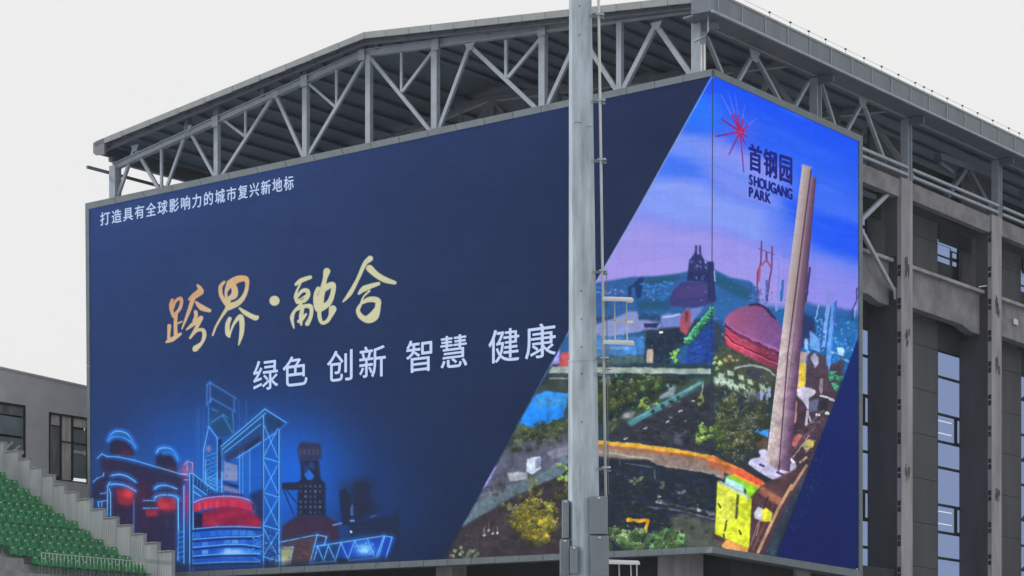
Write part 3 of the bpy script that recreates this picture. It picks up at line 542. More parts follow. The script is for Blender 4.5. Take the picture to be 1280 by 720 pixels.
IMG[:] = IMG * (1 - gl_ * .09) + gl_ * .09 * col((132, 150, 150)) * 1.1
gm = np.clip((yy - 385) / 60, 0, 1) * .24
IMG *= 1 + ((noise(9, 3) - .5) * gm * 2 + (noise(3.2, 2) - .5) * gm)[..., None]
IMG[:] = SAVE * (1 - wm[..., None]) + IMG * wm[..., None]
line([(890.5, 95), (831.7, 200), (795.2, 266), (744.4, 354), (708, 420.5)], 1.4, (150, 180, 236), .75, 1)
line([(708, 420.5), (646, 533)], 1.2, (110, 140, 190), .45, 1)
# navy field at the lower right
nav = [(1090, 395), (1072, 426), (1052, 481), (1011, 588), (969, 698), (969, 730), (1090, 730)]
poly(nav, ((4, 32, 108), (2, 22, 84)), 1, .6, lambda X, Y: np.clip((Y - 420) / 290, 0, 1))
for k in range(26): y = random.uniform(560, 700); x = 1013 - (y - 587) * .39 + random.uniform(0, 14); line([(x, y), (x + random.uniform(-2, 3), y + random.uniform(1, 5))], .9, (110, 130, 160), .4)

# --- star emblem and brush lettering
lg = ZM(885, 100, 4.504)
glow(925, 164, 9, 9, (190, 50, 150), .45); glow(925, 164, 26, 26, (120, 110, 240), .35)
for (a, b, w1, w2, c1) in ((70,75, 1.6, .6, (120, 120, 235)), (112,65, 1.4, .5, (110, 120, 235)), (152,75, 1.2, .5, (110, 120, 235)), (208,135, 1.8, .6, (110, 110, 230)),
                           (75,217, 1.8, 1.5, (120, 26, 110)), (45,315, 1.8, 1.7, (140, 14, 90)), (118,416, 1.6, 1.4, (120, 30, 120)), (200,515, 1.5, 1.2, (140, 20, 100)),
                           (275,212, 1.6, .7, (110, 120, 235)), (218,285, 1.6, 1.4, (180, 20, 90)), (218,320, 1.5, 1.2, (150, 20, 100)), (210,362, 1.5, 1.2, (130, 30, 120))):
    (x, y), = lg(a, b); (mx, my) = (925.2 * .55 + x * .45, 164.3 * .55 + y * .45)
    seg(x, y, mx, my, w2, w1, c1, .95, .6); seg(mx, my, 925.2, 164.3, w1, w1 * 1.2, (172, 14, 84), .95, .6)
seg(925.2, 164.3, 925.2, 164.3, 5, 5, (232, 24, 70), 1, 1)
def gold(X, Y):
    t = np.clip((X - 215) / 120 + (Y - 370) / 110, 0, 1.0)[..., None]
    g = col((206, 148, 108)) * (1 - t) + col((204, 202, 164)) * t
    q = np.clip(1 - np.hypot((X - 303) / 20, (Y - 352) / 13), 0, 1)[..., None] * .8
    return g * (1 - q) + col((220, 162, 104)) * q
c1 = ZM(200, 340, 6.546); c2 = ZM(355, 310, 6.546)
def brush(zm, pts, ws):
    P_ = spline(zm(*pts), 8); n = len(P_) - 1; m = len(ws) - 1
    for i in range(n):
        a = i / n * m; b = (i + 1) / n * m
        wa = np.interp(a, range(m + 1), ws) / 5.9; wb = np.interp(b, range(m + 1), ws) / 5.9
        seg(P_[i][0], P_[i][1], P_[i+1][0], P_[i+1][1], wa, wb, gold, 1, .7)
for pts, ws in (((100,225, 88,270, 95,320, 108,365), (20, 26, 26, 20)), ((105,300, 125,240, 165,215, 175,245, 160,300, 125,340, 105,350), (14, 20, 26, 24, 24, 22, 20)),
                ((130,345, 125,420, 128,520), (26, 26, 30)), ((75,440, 72,490, 70,545), (30, 22, 22)), ((50,572, 100,550, 168,505), (16, 34, 20)), ((130,425, 178,405), (14, 12)),
                ((305,105, 325,130, 345,155), (14, 30, 22)), ((235,225, 280,195, 330,160), (14, 44, 50)), ((270,215, 235,320, 178,465), (34, 28, 10)),
                ((293,245, 340,290, 405,315), (16, 44, 26)), ((290,325, 293,360, 268,400), (28, 26, 8)), ((215,472, 265,430, 335,375), (10, 30, 34)), ((335,378, 300,450, 245,540), (30, 26, 16)),
                ((245,540, 300,480, 350,475, 362,520, 340,580, 290,625, 278,645), (16, 20, 28, 30, 22, 44, 8)),
                ((525,80, 495,120, 500,190, 540,265), (20, 28, 30, 26)), ((570,100, 540,160, 545,240), (50, 22, 22)), ((575,95, 630,60, 700,55, 712,110, 690,190, 640,250, 560,285), (60, 52, 40, 26, 30, 40, 50)),
                ((590,100, 610,140, 605,190, 565,220, 560,255), (44, 44, 50, 30, 30)), ((560,280, 500,370, 455,450, 430,518), (34, 18, 16, 12)),
                ((650,295, 700,335, 780,375, 800,360), (14, 34, 38, 10)), ((570,380, 552,430, 552,500, 568,530), (28, 34, 34, 14)), ((566,530, 600,430, 655,365, 670,420, 665,510, 642,598), (10, 18, 36, 38, 32, 8))): brush(c1, pts, ws)
seg(342.8, 375.8, 343.2, 375.8, 12.5, 12.5, gold, 1, .8)
for pts, ws in (((95,298, 140,265, 215,238), (20, 34, 28)), ((135,290, 105,350, 95,400, 110,440), (12, 16, 28, 30)), ((100,405, 150,350, 190,350, 195,390, 165,430, 110,445), (20, 26, 34, 32, 28, 26)), ((115,425, 160,400, 190,380), (8, 12, 16)),
                ((140,465, 90,510, 65,570, 80,655), (24, 20, 30, 10)), ((95,510, 150,480, 210,475, 225,510, 215,570, 190,620), (18, 26, 34, 28, 28, 34)), ((150,490, 140,560, 140,630), (26, 34, 14)), ((120,600, 150,580, 180,540), (26, 24, 16)),
                ((350,190, 335,250, 320,320), (52, 30, 40)), ((280,330, 258,380, 258,450, 275,500), (30, 28, 32, 40)), ((270,470, 300,370, 350,320, 400,300, 398,370, 365,450, 290,500), (20, 30, 44, 40, 34, 40, 50)),
                ((320,330, 310,400, 300,480), (40, 34, 40)), ((290,490, 290,560, 310,610, 350,600, 380,555, 398,500), (28, 30, 26, 26, 30, 58)), ((270,410, 290,440), (20, 26)),
                ((705,85, 660,130, 600,260, 540,370, 482,440), (44, 32, 26, 34, 10)), ((700,165, 760,220, 830,260, 908,283), (52, 44, 44, 26)), ((610,375, 660,330, 775,290), (14, 44, 26)),
                ((700,350, 650,400, 625,465), (16, 12, 14)), ((635,450, 700,420, 765,430, 768,480, 745,560, 690,590, 630,560, 605,510, 625,465), (20, 40, 44, 40, 52, 44, 40, 28, 22)), ((650,575, 700,555, 760,480), (20, 30, 14))): brush(c2, pts, ws)
# panel grain of the LED modules
IMG += (noise(2.2, 2)[..., None] - .5) * .03
rowm = (rng.random((PH // 3 + 1)) - .5).astype(np.float32) * .014
IMG += np.repeat(rowm, 3)[:PH][:, None, None]
IMG = np.clip(IMG, 0, 1)

def face_image(name, to_px, a0, a1, z0, z1, res):
    """resample the picture to the flat (a, z) coordinates of one screen face"""
    w = int((a1 - a0) * res); h = int((z1 - z0) * res)
    A, Zz = np.meshgrid(np.linspace(a0, a1, w), np.linspace(z0, z1, h)); X, Y = to_px(A, Zz)
    X = np.clip((X - PX0) * S, 0, PW - 2); Y = np.clip((Y - PY0) * S, 0, PH - 2)
    i = X.astype(int); j = Y.astype(int); fx = (X - i)[..., None]; fy = (Y - j)[..., None]
    o = (IMG[j, i] * (1 - fx) + IMG[j, i + 1] * fx) * (1 - fy) + (IMG[j + 1, i] * (1 - fx) + IMG[j + 1, i + 1] * fx) * fy
    ti = (A / .96).astype(int) - int(a0 / .96) + 1; tj = ((Zz - z0) / .96).astype(int); tile = rng.random((tj.max() + 2, ti.max() + 2)).astype(np.float32)
    o = o * (1 + (tile[tj, ti][..., None] - .5) * .022) + (tile[tj, ti][..., None] - .5) * .003
    edge = ((A % .96) < 1.2 / res) | (((Zz - z0) % .96) < 1.2 / res); o = np.clip(o * (1 - .035 * edge[..., None]), 0, 1)
    buf = np.ones((h, w, 4), np.float32); buf[..., :3] = o
    im = bpy.data.images.new(name, w, h); im.pixels.foreach_set(buf.ravel()); im.update(); im.pack(); return im

# ------------------------------------------------------------------ materials
def mat(name, c, rough=0.7, metal=0.0, var=0.15, scale=1.5, bump=0.0, streak=False, spec=0.5, c2=None, bscale=None):
    m = bpy.data.materials.new(name); m.use_nodes = True; t = m.node_tree; b = t.nodes['Principled BSDF']
    b.inputs['Roughness'].default_value = rough; b.inputs['Metallic'].default_value = metal
    b.inputs['Specular IOR Level'].default_value = spec
    g = t.nodes.new('ShaderNodeNewGeometry'); mp = t.nodes.new('ShaderNodeMapping')
    mp.inputs['Scale'].default_value = (1, 1, 0.18) if streak else (1, 1, 1)
    n = t.nodes.new('ShaderNodeTexNoise'); n.inputs['Scale'].default_value = scale; n.inputs['Detail'].default_value = 6; n.inputs['Roughness'].default_value = 0.62
    r = t.nodes.new('ShaderNodeValToRGB'); r.color_ramp.elements[0].position = 0.3; r.color_ramp.elements[1].position = 0.72
    a = tuple(max(0, x * (1 - var)) for x in c); d = c2 or tuple(min(1, x * (1 + var)) for x in c)
    r.color_ramp.elements[0].color = (*a, 1); r.color_ramp.elements[1].color = (*d, 1)
    t.links.new(g.outputs['Position'], mp.inputs['Vector']); t.links.new(mp.outputs[0], n.inputs['Vector'])
    t.links.new(n.outputs['Fac'], r.inputs['Fac']); t.links.new(r.outputs[0], b.inputs['Base Color'])
    if bump:
        n2 = t.nodes.new('ShaderNodeTexNoise'); n2.inputs['Scale'].default_value = bscale or scale * 8; n2.inputs['Detail'].default_value = 4
        bp = t.nodes.new('ShaderNodeBump'); bp.inputs['Strength'].default_value = bump; bp.inputs['Distance'].default_value = 0.02
        t.links.new(g.outputs['Position'], n2.inputs['Vector']); t.links.new(n2.outputs['Fac'], bp.inputs['Height']); t.links.new(bp.outputs[0], b.inputs['Normal'])
    return m
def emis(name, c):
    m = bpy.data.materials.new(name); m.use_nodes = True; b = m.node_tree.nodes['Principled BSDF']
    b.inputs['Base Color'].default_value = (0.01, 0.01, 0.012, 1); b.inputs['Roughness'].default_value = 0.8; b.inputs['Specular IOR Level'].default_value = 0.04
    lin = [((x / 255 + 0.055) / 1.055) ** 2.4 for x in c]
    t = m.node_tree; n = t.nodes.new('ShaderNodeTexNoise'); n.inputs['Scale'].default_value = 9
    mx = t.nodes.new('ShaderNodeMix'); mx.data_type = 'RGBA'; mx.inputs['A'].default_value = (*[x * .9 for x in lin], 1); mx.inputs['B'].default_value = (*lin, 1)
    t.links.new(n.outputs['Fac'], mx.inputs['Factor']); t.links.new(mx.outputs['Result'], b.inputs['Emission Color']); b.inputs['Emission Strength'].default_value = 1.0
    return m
M = dict(
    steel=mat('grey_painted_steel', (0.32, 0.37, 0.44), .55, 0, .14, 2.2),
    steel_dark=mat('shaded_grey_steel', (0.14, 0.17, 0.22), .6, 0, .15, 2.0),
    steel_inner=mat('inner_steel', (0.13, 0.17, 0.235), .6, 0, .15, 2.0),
    deck=mat('roof_deck', (0.095, 0.155, 0.25), .65, 0, .2, .5, .1),
    fascia=mat('fascia_sheet', (0.165, 0.19, 0.225), .5, .2, .16, 1.2, streak=True),
    fascia_light=mat('fascia_light', (0.25, 0.275, 0.29), .5, .1, .14, 1.5),
    concrete=mat('pale_concrete', (0.31, 0.305, 0.335), .85, 0, .38, 1.1, .5, True),
    beamc=mat('beam_concrete', (0.215, 0.215, 0.238), .85, 0, .36, .9, .5),
    finc=mat('dark_fin_cladding', (0.052, 0.052, 0.064), .8, 0, .4, .7, .3, True),
    panelc=mat('grey_wall_board', (0.075, 0.077, 0.088), .8, 0, .25, .8, .25, True),
    joint=mat('joint', (0.16, 0.16, 0.17), .8),
    stain=mat('rust_stain', (0.085, 0.078, 0.08), .9, 0, .6, 7),
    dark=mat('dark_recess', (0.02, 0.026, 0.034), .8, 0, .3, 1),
    mull=mat('window_frame_dark', (0.012, 0.02, 0.024), .5),
    glow_glass=emis('sky_glow_glass', (128, 145, 184)),  # sky reflection on the panes put in as an even glow
    glass_dim=mat('dim_window_glass', (0.2, 0.25, 0.28), .08, 0, .3, .6),
    lamp=emis('lit_strip', (222, 228, 238)),
    edge=mat('screen_edge_sheet', (0.135, 0.17, 0.195), .5, .2, .15, 1.6),
    galv=mat('galvanised_steel', (0.40, 0.475, 0.55), .42, .25, .34, 5, .25, True),
    galv_dull=mat('cabinet_grey', (0.20, 0.24, 0.28), .5, .1, .08, 2),
    white=mat('white_tube', (0.62, 0.64, 0.64), .45),
    plaster=mat('grey_plaster', (0.55, 0.55, 0.61), .85, 0, .12, .7, .2),
    plaster2=mat('grey_plaster_pinkish', (0.57, 0.53, 0.60), .85, 0, .1, .7, .2),
    curtain=mat('pale_curtain', (0.62, 0.58, 0.58), .9, 0, .3, 3, streak=True),
    curtain_d=mat('dark_curtain', (0.16, 0.17, 0.19), .9, 0, .5, 3, streak=True),
    ribbed=mat('ribbed_concrete', (0.36, 0.39, 0.41), .85, 0, .18, 2.2, .3, True),
    tier=mat('tier_concrete', (0.30, 0.31, 0.32), .9, 0, .25, 2, .4),
    seat=mat('green_plastic', (0.04, 0.24, 0.09), .45, 0, .28, 1.6),
    bolt=mat('seat_number_plate', (0.85, 0.87, 0.85), .3),
    rail=mat('rail_paint', (0.5, 0.6, 0.53), .5),
    ground=mat('ground_paving', (0.30, 0.30, 0.30), .9, 0, .2, .3, .3),
)

# ------------------------------------------------------------------ mesh helpers
class MB:
    def __init__(s): s.v = []; s.f = []; s.m = []; s.mats = []
    def mi(s, m):
        if m not in s.mats: s.mats.append(m)
        return s.mats.index(m)
    def hexa(s, p, m):                     # 8 corners: bottom loop, top loop
        k = len(s.v); s.v += [Vector(q) for q in p]; i = s.mi(m)
        for f in ((3, 2, 1, 0), (4, 5, 6, 7), (0, 1, 5, 4), (1, 2, 6, 5), (2, 3, 7, 6), (3, 0, 4, 7)): s.f.append([k + j for j in f]); s.m.append(i)
        return s
    def prism(s, pts, d, m):               # planar outline pushed along d
        k = len(s.v); n = len(pts); i = s.mi(m); pts = [Vector(p) for p in pts]; s.v += pts + [p + d for p in pts]
        s.f.append(list(range(k, k + n))); s.f.append(list(range(k + 2 * n - 1, k + n - 1, -1))); s.m += [i, i]
        for j in range(n): s.f.append([k + j, k + n + j, k + n + (j + 1) % n, k + (j + 1) % n]); s.m.append(i)
        return s
    def bar(s, p, q, w, h, m, side=None, chamfer=False):   # box along p-q, w along side, h across
        p, q = Vector(p), Vector(q); a = (q - p).normalized(); sd_ = Vector(side) if side is not None else D2
        sd_ = (sd_ - a * sd_.dot(a)); sd_ = sd_.normalized() if sd_.length > 1e-4 else a.orthogonal().normalized(); t_ = a.cross(sd_).normalized()
        W_, H_ = sd_ * (w / 2), t_ * (h / 2)
        return s.hexa([p - W_ - H_, p + W_ - H_, p + W_ + H_, p - W_ + H_, q - W_ - H_, q + W_ - H_, q + W_ + H_, q - W_ + H_], m)
    def ibar(s, p, q, w, h, m, side=None):                 # I section
        p, q = Vector(p), Vector(q); a = (q - p).normalized(); sd_ = Vector(side) if side is not None else D2
        sd_ = (sd_ - a * sd_.dot(a)).normalized(); t_ = a.cross(sd_).normalized(); e = min(.05, h * .14)
        s.bar(p + t_ * (h / 2 - e / 2), q + t_ * (h / 2 - e / 2), w, e, m, side); s.bar(p - t_ * (h / 2 - e / 2), q - t_ * (h / 2 - e / 2), w, e, m, side)
        return s.bar(p, q, w * .3, h - 2 * e - .002, m, side)
    def tube(s, pts, r, m, n=10, r2=None):
        pts = [Vector(p) for p in pts]; k = len(s.v); i = s.mi(m); L_ = len(pts)
        for j, p in enumerate(pts):
            a = ((pts[min(j + 1, L_ - 1)] - pts[max(j - 1, 0)])).normalized(); o = a.orthogonal().normalized() if abs(a.z) < .99 else Vector((1, 0, 0)); b = a.cross(o)
            rr = r if r2 is None else r + (r2 - r) * j / (L_ - 1)
            for q in range(n): t_ = 2 * math.pi * (q + .5) / n; s.v.append(p + (o * math.cos(t_) + b * math.sin(t_)) * rr)
        for j in range(L_ - 1):
            for q in range(n): s.f.append([k + j * n + q, k + j * n + (q + 1) % n, k + (j + 1) * n + (q + 1) % n, k + (j + 1) * n + q]); s.m.append(i)
        s.f.append([k + q for q in range(n)][::-1]); s.f.append([k + (L_ - 1) * n + q for q in range(n)]); s.m += [i, i]
        return s
    def build(s, name, parent=None, origin=None, smooth=False, label=None, bevel=0):
        me = bpy.data.meshes.new(name); o_ = Vector(origin) if origin is not None else (world_loc(parent) if parent else Vector((0, 0, 0)))
        me.from_pydata([tuple(v - o_) for v in s.v], [], s.f)
        for m in s.mats: me.materials.append(m)
        me.polygons.foreach_set('material_index', s.m)
        if smooth: me.polygons.foreach_set('use_smooth', [True] * len(s.f))
        import bmesh
        b = bmesh.new(); b.from_mesh(me); bmesh.ops.recalc_face_normals(b, faces=b.faces)
        if bevel: bmesh.ops.bevel(b, geom=[e for e in b.edges], offset=bevel, segments=1, affect='EDGES')
        b.to_mesh(me); b.free()
        o = bpy.data.objects.new(name, me); C.objects.link(o)
        if parent: o.parent = parent; o.location = o_ - world_loc(parent)
        else: o.location = o_
        if label: o['label'] = label
        return o
def world_loc(o):
    v = Vector((0, 0, 0))
    while o: v += o.location; o = o.parent
    return v
def thing(name, label, cat, loc, group=None):
    o = bpy.data.objects.new(name, None); C.objects.link(o); o.location = loc; o.empty_display_size = .5
    o['label'] = label; o['category'] = cat
    if group: o['group'] = group
    return o
def tag(o, label, cat, group=None):
    o['label'] = label; o['category'] = cat
    if group: o['group'] = group
    return o
def struct(o): o['kind'] = 'structure'; return o
def stuff(o): o['kind'] = 'stuff'; return o
def box_uvz(mb, u0, u1, v0, v1, z0, z1, m):
    return mb.hexa([P(u0, v0, z0), P(u1, v0, z0), P(u1, v1, z0), P(u0, v1, z0), P(u0, v0, z1), P(u1, v0, z1), P(u1, v1, z1), P(u0, v1, z1)], m)
def lerp(a, b, t): return a + (b - a) * t

# ------------------------------------------------------------------ ground
g = MB(); g.hexa([(-2500, -300, -.5), (2500, -300, -.5), (2500, 4500, -.5), (-2500, 4500, -.5), (-2500, -300, 0), (2500, -300, 0), (2500, 4500, 0), (-2500, 4500, 0)], M['ground'])
struct(g.build('ground'))

# ------------------------------------------------------------------ the hall
GP, RP = 1.2, 1.45                       # gable truss plane, eave side truss plane
hall = thing('industrial_hall', 'tall dark steel and concrete hall with an open roof truss, carrying the wraparound LED screen', 'building', P(18, 10, 0))
bar = lambda nm, p, q, w, h, m, side=None, par=hall: MB().bar(p, q, w, h, m, side).build(nm, par)

# roof: gable section in the (u, z) plane, ridge runs along v
GF = 0.25
e1 = UV(L(118, 177, GF)); rdg = UV(L(455, 40, GF)); e2 = UV(L(870, -6, 0.0)); fb = UV(R(897, 14, 0.0)); ft = UV(R(926, 6.2, 0.0))
ZE2 = ft[2]                              # top of the eave fascia on the right side
ZB2 = UV(R(1010, 68.8, 0.0))[2]          # its bottom edge
VB = 96.0
def roof_z(u): return lerp(rdg[2], e1[2], (u - rdg[0]) / (e1[0] - rdg[0])) if u > rdg[0] else lerp(ZE2, rdg[2], u / rdg[0])
TH = 0.34
seg_l = [(e1[0], e1[2]), (rdg[0], rdg[2])]; seg_r = [(rdg[0], rdg[2]), (0.05, ZE2 + .02)]
for (ua, za), (ub, zb) in (seg_l, seg_r):
    MB().prism([P(ua, GF + .12, za - .03), P(ub, GF + .12, zb - .03), P(ub, GF + .12, zb - .17), P(ua, GF + .12, za - .17)], D2 * (VB - GF), M['deck']).build('roof_slope', hall)
# ribs of the roof deck seen from below: purlins run across, rafters along the slope
npur = 13
for k in range(1, npur):
    for (ua, za), (ub, zb) in (seg_l, seg_r):
        t = (k - .5) / npur; u = lerp(ua, ub, t); z = lerp(za, zb, t) - .17 - .075
        MB().bar(P(u, GF + .2, z), P(u, VB - 1, z), .25, .13, M['deck'], D1).build('purlin', hall)
# gable fascia strips with joints
xs = [118, 152, 187, 222, 256, 290, 324, 357, 390, 423, 455]
for a, b in zip(xs[:-1], xs[1:]):
    pa = L(a + .5, lerp(177, 40, (a - 118) / 337), GF); pb = L(b, lerp(177, 40, (b - 118) / 337), GF)
    MB().prism([pa, pb, pb - UP * .30, pa - UP * .27], D2 * .1, M['fascia_light']).build('fascia_panel', hall)
xs = [455, 482, 510, 538, 566, 594, 623, 652, 681, 710, 739, 770, 801, 834, 867]
for a, b in zip(xs[:-1], xs[1:]):
    pa = L(a + .5, lerp(40, -6, (a - 455) / 412), GF); pb = L(b, lerp(40, -6, (b - 455) / 412), GF)
    MB().prism([pa, pb, pb - UP * .31, pa - UP * .30], D2 * .1, M['fascia_light']).build('fascia_panel', hall)
# soffit beam right behind the fascia and left end cap
for (xa, ya, xb, yb) in ((120, 190, 455, 52), (455, 52, 868, 6)):
    pa, pb = L(xa, ya, GF + .45), L(xb, yb, GF + .45)
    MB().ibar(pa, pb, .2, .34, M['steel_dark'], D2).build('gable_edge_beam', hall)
pa = L(118, 178, GF); MB().prism([pa - UP * .02, pa - D1 * .75 + UP * .12, pa - D1 * .75 - UP * .72, pa - D1 * .42 - UP * .72, pa - UP * .62], D2 * .16, M['fascia']).build('roof_end_cap', hall)
# left eave: fascia, gutter and side rail running back, open below
uL, _, zL = UV(L(118, 178, GF))
MB().bar(P(uL + .05, GF, zL - .28), P(uL + .05, VB, zL - .28), .55, .1, M['fascia'], UP).build('left_eave_fascia', hall)
ur, _, zr = UV(L(138, 214, GP)); MB().bar(P(ur + .3, GF - .4, zr - .0), P(ur + .3, VB, zr - .0), .14, .14, M['steel_inner'], UP).build('side_rail', hall)
MB().bar(P(ur, GP, zr + .62), P(ur, VB, zr + .62), .2, .3, M['steel_inner'], UP).build('left_eave_beam', hall)
# gable truss -------------------------------------------------------
def sy(x): return 255 - .209 * (x - 110)            # top edge of the screen
truss_bars = []
def tb(nm, x1, y1, x2, y2, px_w, m='steel', ext=True, kind='bar'):
    if ext and y2 < sy(x2) + 16:                    # run on behind the screen edge
        k = (sy(x2) + 22 - y2) / max(6, abs(y2 - y1)); x2 += (x2 - x1) * k * .8; y2 += (y2 - y1) * k * .8
    p, q = L(x1, y1, GP), L(x2, y2, GP); w = px_w * .0355
    o = (MB().ibar(p, q, w * .9, w, M[m], D2) if kind == 'i' else MB().bar(p, q, w * .8, w, M[m], D2)).build(nm, hall); truss_bars.append(o); return o
# top chord: three pieces of I beam, with a light upper flange
for (xa, ya, xb, yb) in ((143, 209, 455, 67), (455, 67, 866, 10.5)):
    tb('top_chord', xa, ya, xb, yb, 9.5, ext=False, kind='i')
for x1, y1, y2, w in ((202, 176, 240, 4), (271.5, 150, 222, 8), (382.5, 104, 197, 8.5), (461.5, 70, 181, 8.5), (544.4, 60, 163, 9.5), (679, 42, 133, 9.5), (775, 26, 112, 7.5)):
    tb('vertical_post', x1, y1, x1, y2, w)
for x1, y1, x2, y2, w in ((307, 131, 307, 171, 3.5), (420.8, 87, 420.8, 135, 3.5), (502, 66, 502, 115, 3.5), (632.8, 50, 632.8, 97, 4.2),
                          (272.6, 145, 307, 171, 3.5), (383, 102, 421, 135, 3.5), (541.7, 64, 503, 115, 4.2), (675, 50, 635.5, 97, 4.6)):
    tb('short_brace', x1, y1, x2, y2, w, ext=False)
for x1, y1, x2, y2, w in ((168.6, 184, 147, 247, 4.8), (168.6, 184, 199, 237, 5), (235, 160, 209, 233, 4.4), (235, 160, 268, 220, 4.4), (344, 117, 279, 218, 4.8), (344, 117, 379.5, 196, 4.8),
                          (457, 73, 387, 192, 5), (463, 72, 537.5, 163, 5), (587.5, 57, 550, 159, 5.4), (587.5, 57, 669, 134, 5.4), (725, 42, 685, 131, 5.6), (725, 42, 770.5, 112, 5.6),
                          (820.5, 31, 780, 111, 6.4), (820.5, 31, 862, 91, 6.4)):
    tb('diagonal_brace', x1, y1, x2, y2, w)
for x in (272, 383, 455, 473, 547, 612, 680, 775, 330, 235, 820):      # stubs between chord and roof
    yc = lerp(209, 67, (x - 143) / 312) if x < 455 else lerp(67, 10.5, (x - 455) / 411)
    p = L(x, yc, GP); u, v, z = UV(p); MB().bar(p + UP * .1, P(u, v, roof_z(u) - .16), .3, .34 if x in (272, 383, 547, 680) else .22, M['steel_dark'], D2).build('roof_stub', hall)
    if x in (461, 547, 680, 272, 383, 455): MB().bar(p - UP * .36 - D2 * .2, p + UP * .16 - D2 * .2, .03, .42, M['steel'], D2).build('gusset_plate', hall)
for x, y in ((168.6, 184), (235, 160), (344, 117), (587.5, 57), (820.5, 31), (725, 42)):
    p = L(x, y, GP - .1); MB().prism([p + D1 * .3 + UP * .12, p - D1 * .3 + UP * .12, p - D1 * .12 - UP * .22, p + D1 * .12 - UP * .22], -D2 * .03, M['steel']).build('gusset_plate', hall)
# end columns of the gable
MB().bar(L(144, 208, GP), L(144, 260, GP), .46, .44, M['steel'], D2).build('column', hall, label='brown-grey steel column at the left end of the roof truss')
uc, vc, zc = UV(L(873.5, 22, GP)); zt0 = zc
MB().bar(P(RP, GP, zc + 1.1), P(RP, GP, 28), .46, .46, M['steel'], D2).build('column', hall, label='corner steel column between the gable and the eave side')
# interior trusses: copies of the front truss, set back bay by bay
colv = [UV(R(px, 150, RP))[1] for px in (1019, 1132.5, 1245.5)]
bays = [colv[0], colv[1], colv[2]]; pitch = (colv[2] - GP) / 3
print('column v', [round(c, 2) for c in colv], 'pitch', round(pitch, 2))
base_bars = list(truss_bars)
for n_ in (1, 2):
    for o in base_bars:
        c = o.copy(); c.location = o.location + D2 * (pitch * n_); C.objects.link(c)
for (xa, ya, xb, yb) in ((470, 150, 866, 60),):
    pass
# right eave ---------------------------------------------------------
FP = 1.62                                            # width of a fascia panel
k = 0; v = 0.02
pm = MB(); v0 = 0.0
org = P(0, 0, ZB2)
pm.prism([P(0.02, .05, ZB2), P(0.02, .05, ZE2 - .06), P(-.03, .05, ZE2 - .06), P(-.03, .05, ZB2)], D2 * (FP - .1), M['fascia'])
pm.prism([P(.06, 0, ZB2 - .02), P(.06, 0, ZE2 - .06), P(-.07, 0, ZE2 - .06), P(-.07, 0, ZB2 - .02)], D2 * .045, M['fascia_light'])
first = pm.build('fascia_panel', hall, origin=org); first.location = org - hall.location
v = FP
vdiv = [UV(R(px, 50, 0))[1] for px in (926, 957, 985, 1013, 1040, 1064, 1087, 1111, 1133, 1155, 1180, 1202, 1224, 1245, 1267)]
FPn = (vdiv[-1] - vdiv[0]) / (len(vdiv) - 1); print('fascia pitch', round(FPn, 3), round(vdiv[0], 2))
first.scale = (1, 1, 1)
SCf = FPn / FP; n0 = vdiv[0] % FPn
bpy.data.objects.remove(first)
pm = MB()
pm.prism([P(0.02, .05, ZB2), P(0.02, .05, ZE2 - .06), P(-.03, .05, ZE2 - .06), P(-.03, .05, ZB2)], D2 * (FPn - .06), M['fascia'])
pm.prism([P(.06, 0, ZB2 - .02), P(.06, 0, ZE2 - .06), P(-.07, 0, ZE2 - .06), P(-.07, 0, ZB2 - .02)], D2 * .05, M['steel'])
first = pm.build('fascia_panel', hall, origin=org); first.location = org + D2 * n0 - hall.location
v = n0 + FPn
while v < VB - FPn:
    c = first.copy(); c.location = first.location + D2 * (v - n0); C.objects.link(c); v += FPn
if n0 > .3: MB().prism([P(0.02, .0, ZB2), P(0.02, .0, ZE2 - .06), P(-.03, .0, ZE2 - .06), P(-.03, .0, ZB2)], D2 * (n0 - .01), M['fascia']).build('fascia_panel', hall)
MB().bar(P(.02, -.05, ZE2), P(.02, VB, ZE2), .1, .16, M['fascia_light'], UP).build('eave_coping', hall)
MB().bar(P(-.03, -.02, ZB2 - .05), P(-.03, VB, ZB2 - .05), .1, .12, M['steel'], UP).build('eave_flange', hall)
MB().prism([P(.0, .0, ZE2 - .03), P(1.05, .0, ZE2 + .0), P(1.05, .0, ZB2 + .02), P(.0, .0, ZB2 - .02)], D2 * .12, M['steel_dark']).build('roof_end_cap', hall)
MB().prism([P(.05, .13, ZB2 + .02), P(RP + .1, .13, ZB2 - .05), P(RP + .1, .13, ZB2 + .03), P(.05, .13, ZB2 + .08)], D2 * (VB - 1), M['steel_dark']).build('eave_soffit', hall)
# eave beam between the steel columns, bottom edge as measured
zlow = UV(R(1080, 124, RP))[2]
stops = [GP] + colv + [colv[2] + pitch * i for i in range(1, 7)]
for a, b in zip(stops[:-1], stops[1:]):
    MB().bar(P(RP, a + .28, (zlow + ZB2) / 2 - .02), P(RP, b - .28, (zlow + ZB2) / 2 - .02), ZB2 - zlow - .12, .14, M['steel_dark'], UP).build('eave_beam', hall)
    MB().bar(P(RP - .05, a + .26, zlow), P(RP - .05, b - .26, zlow), .1, .34, M['steel'], UP).build('eave_beam_flange', hall)
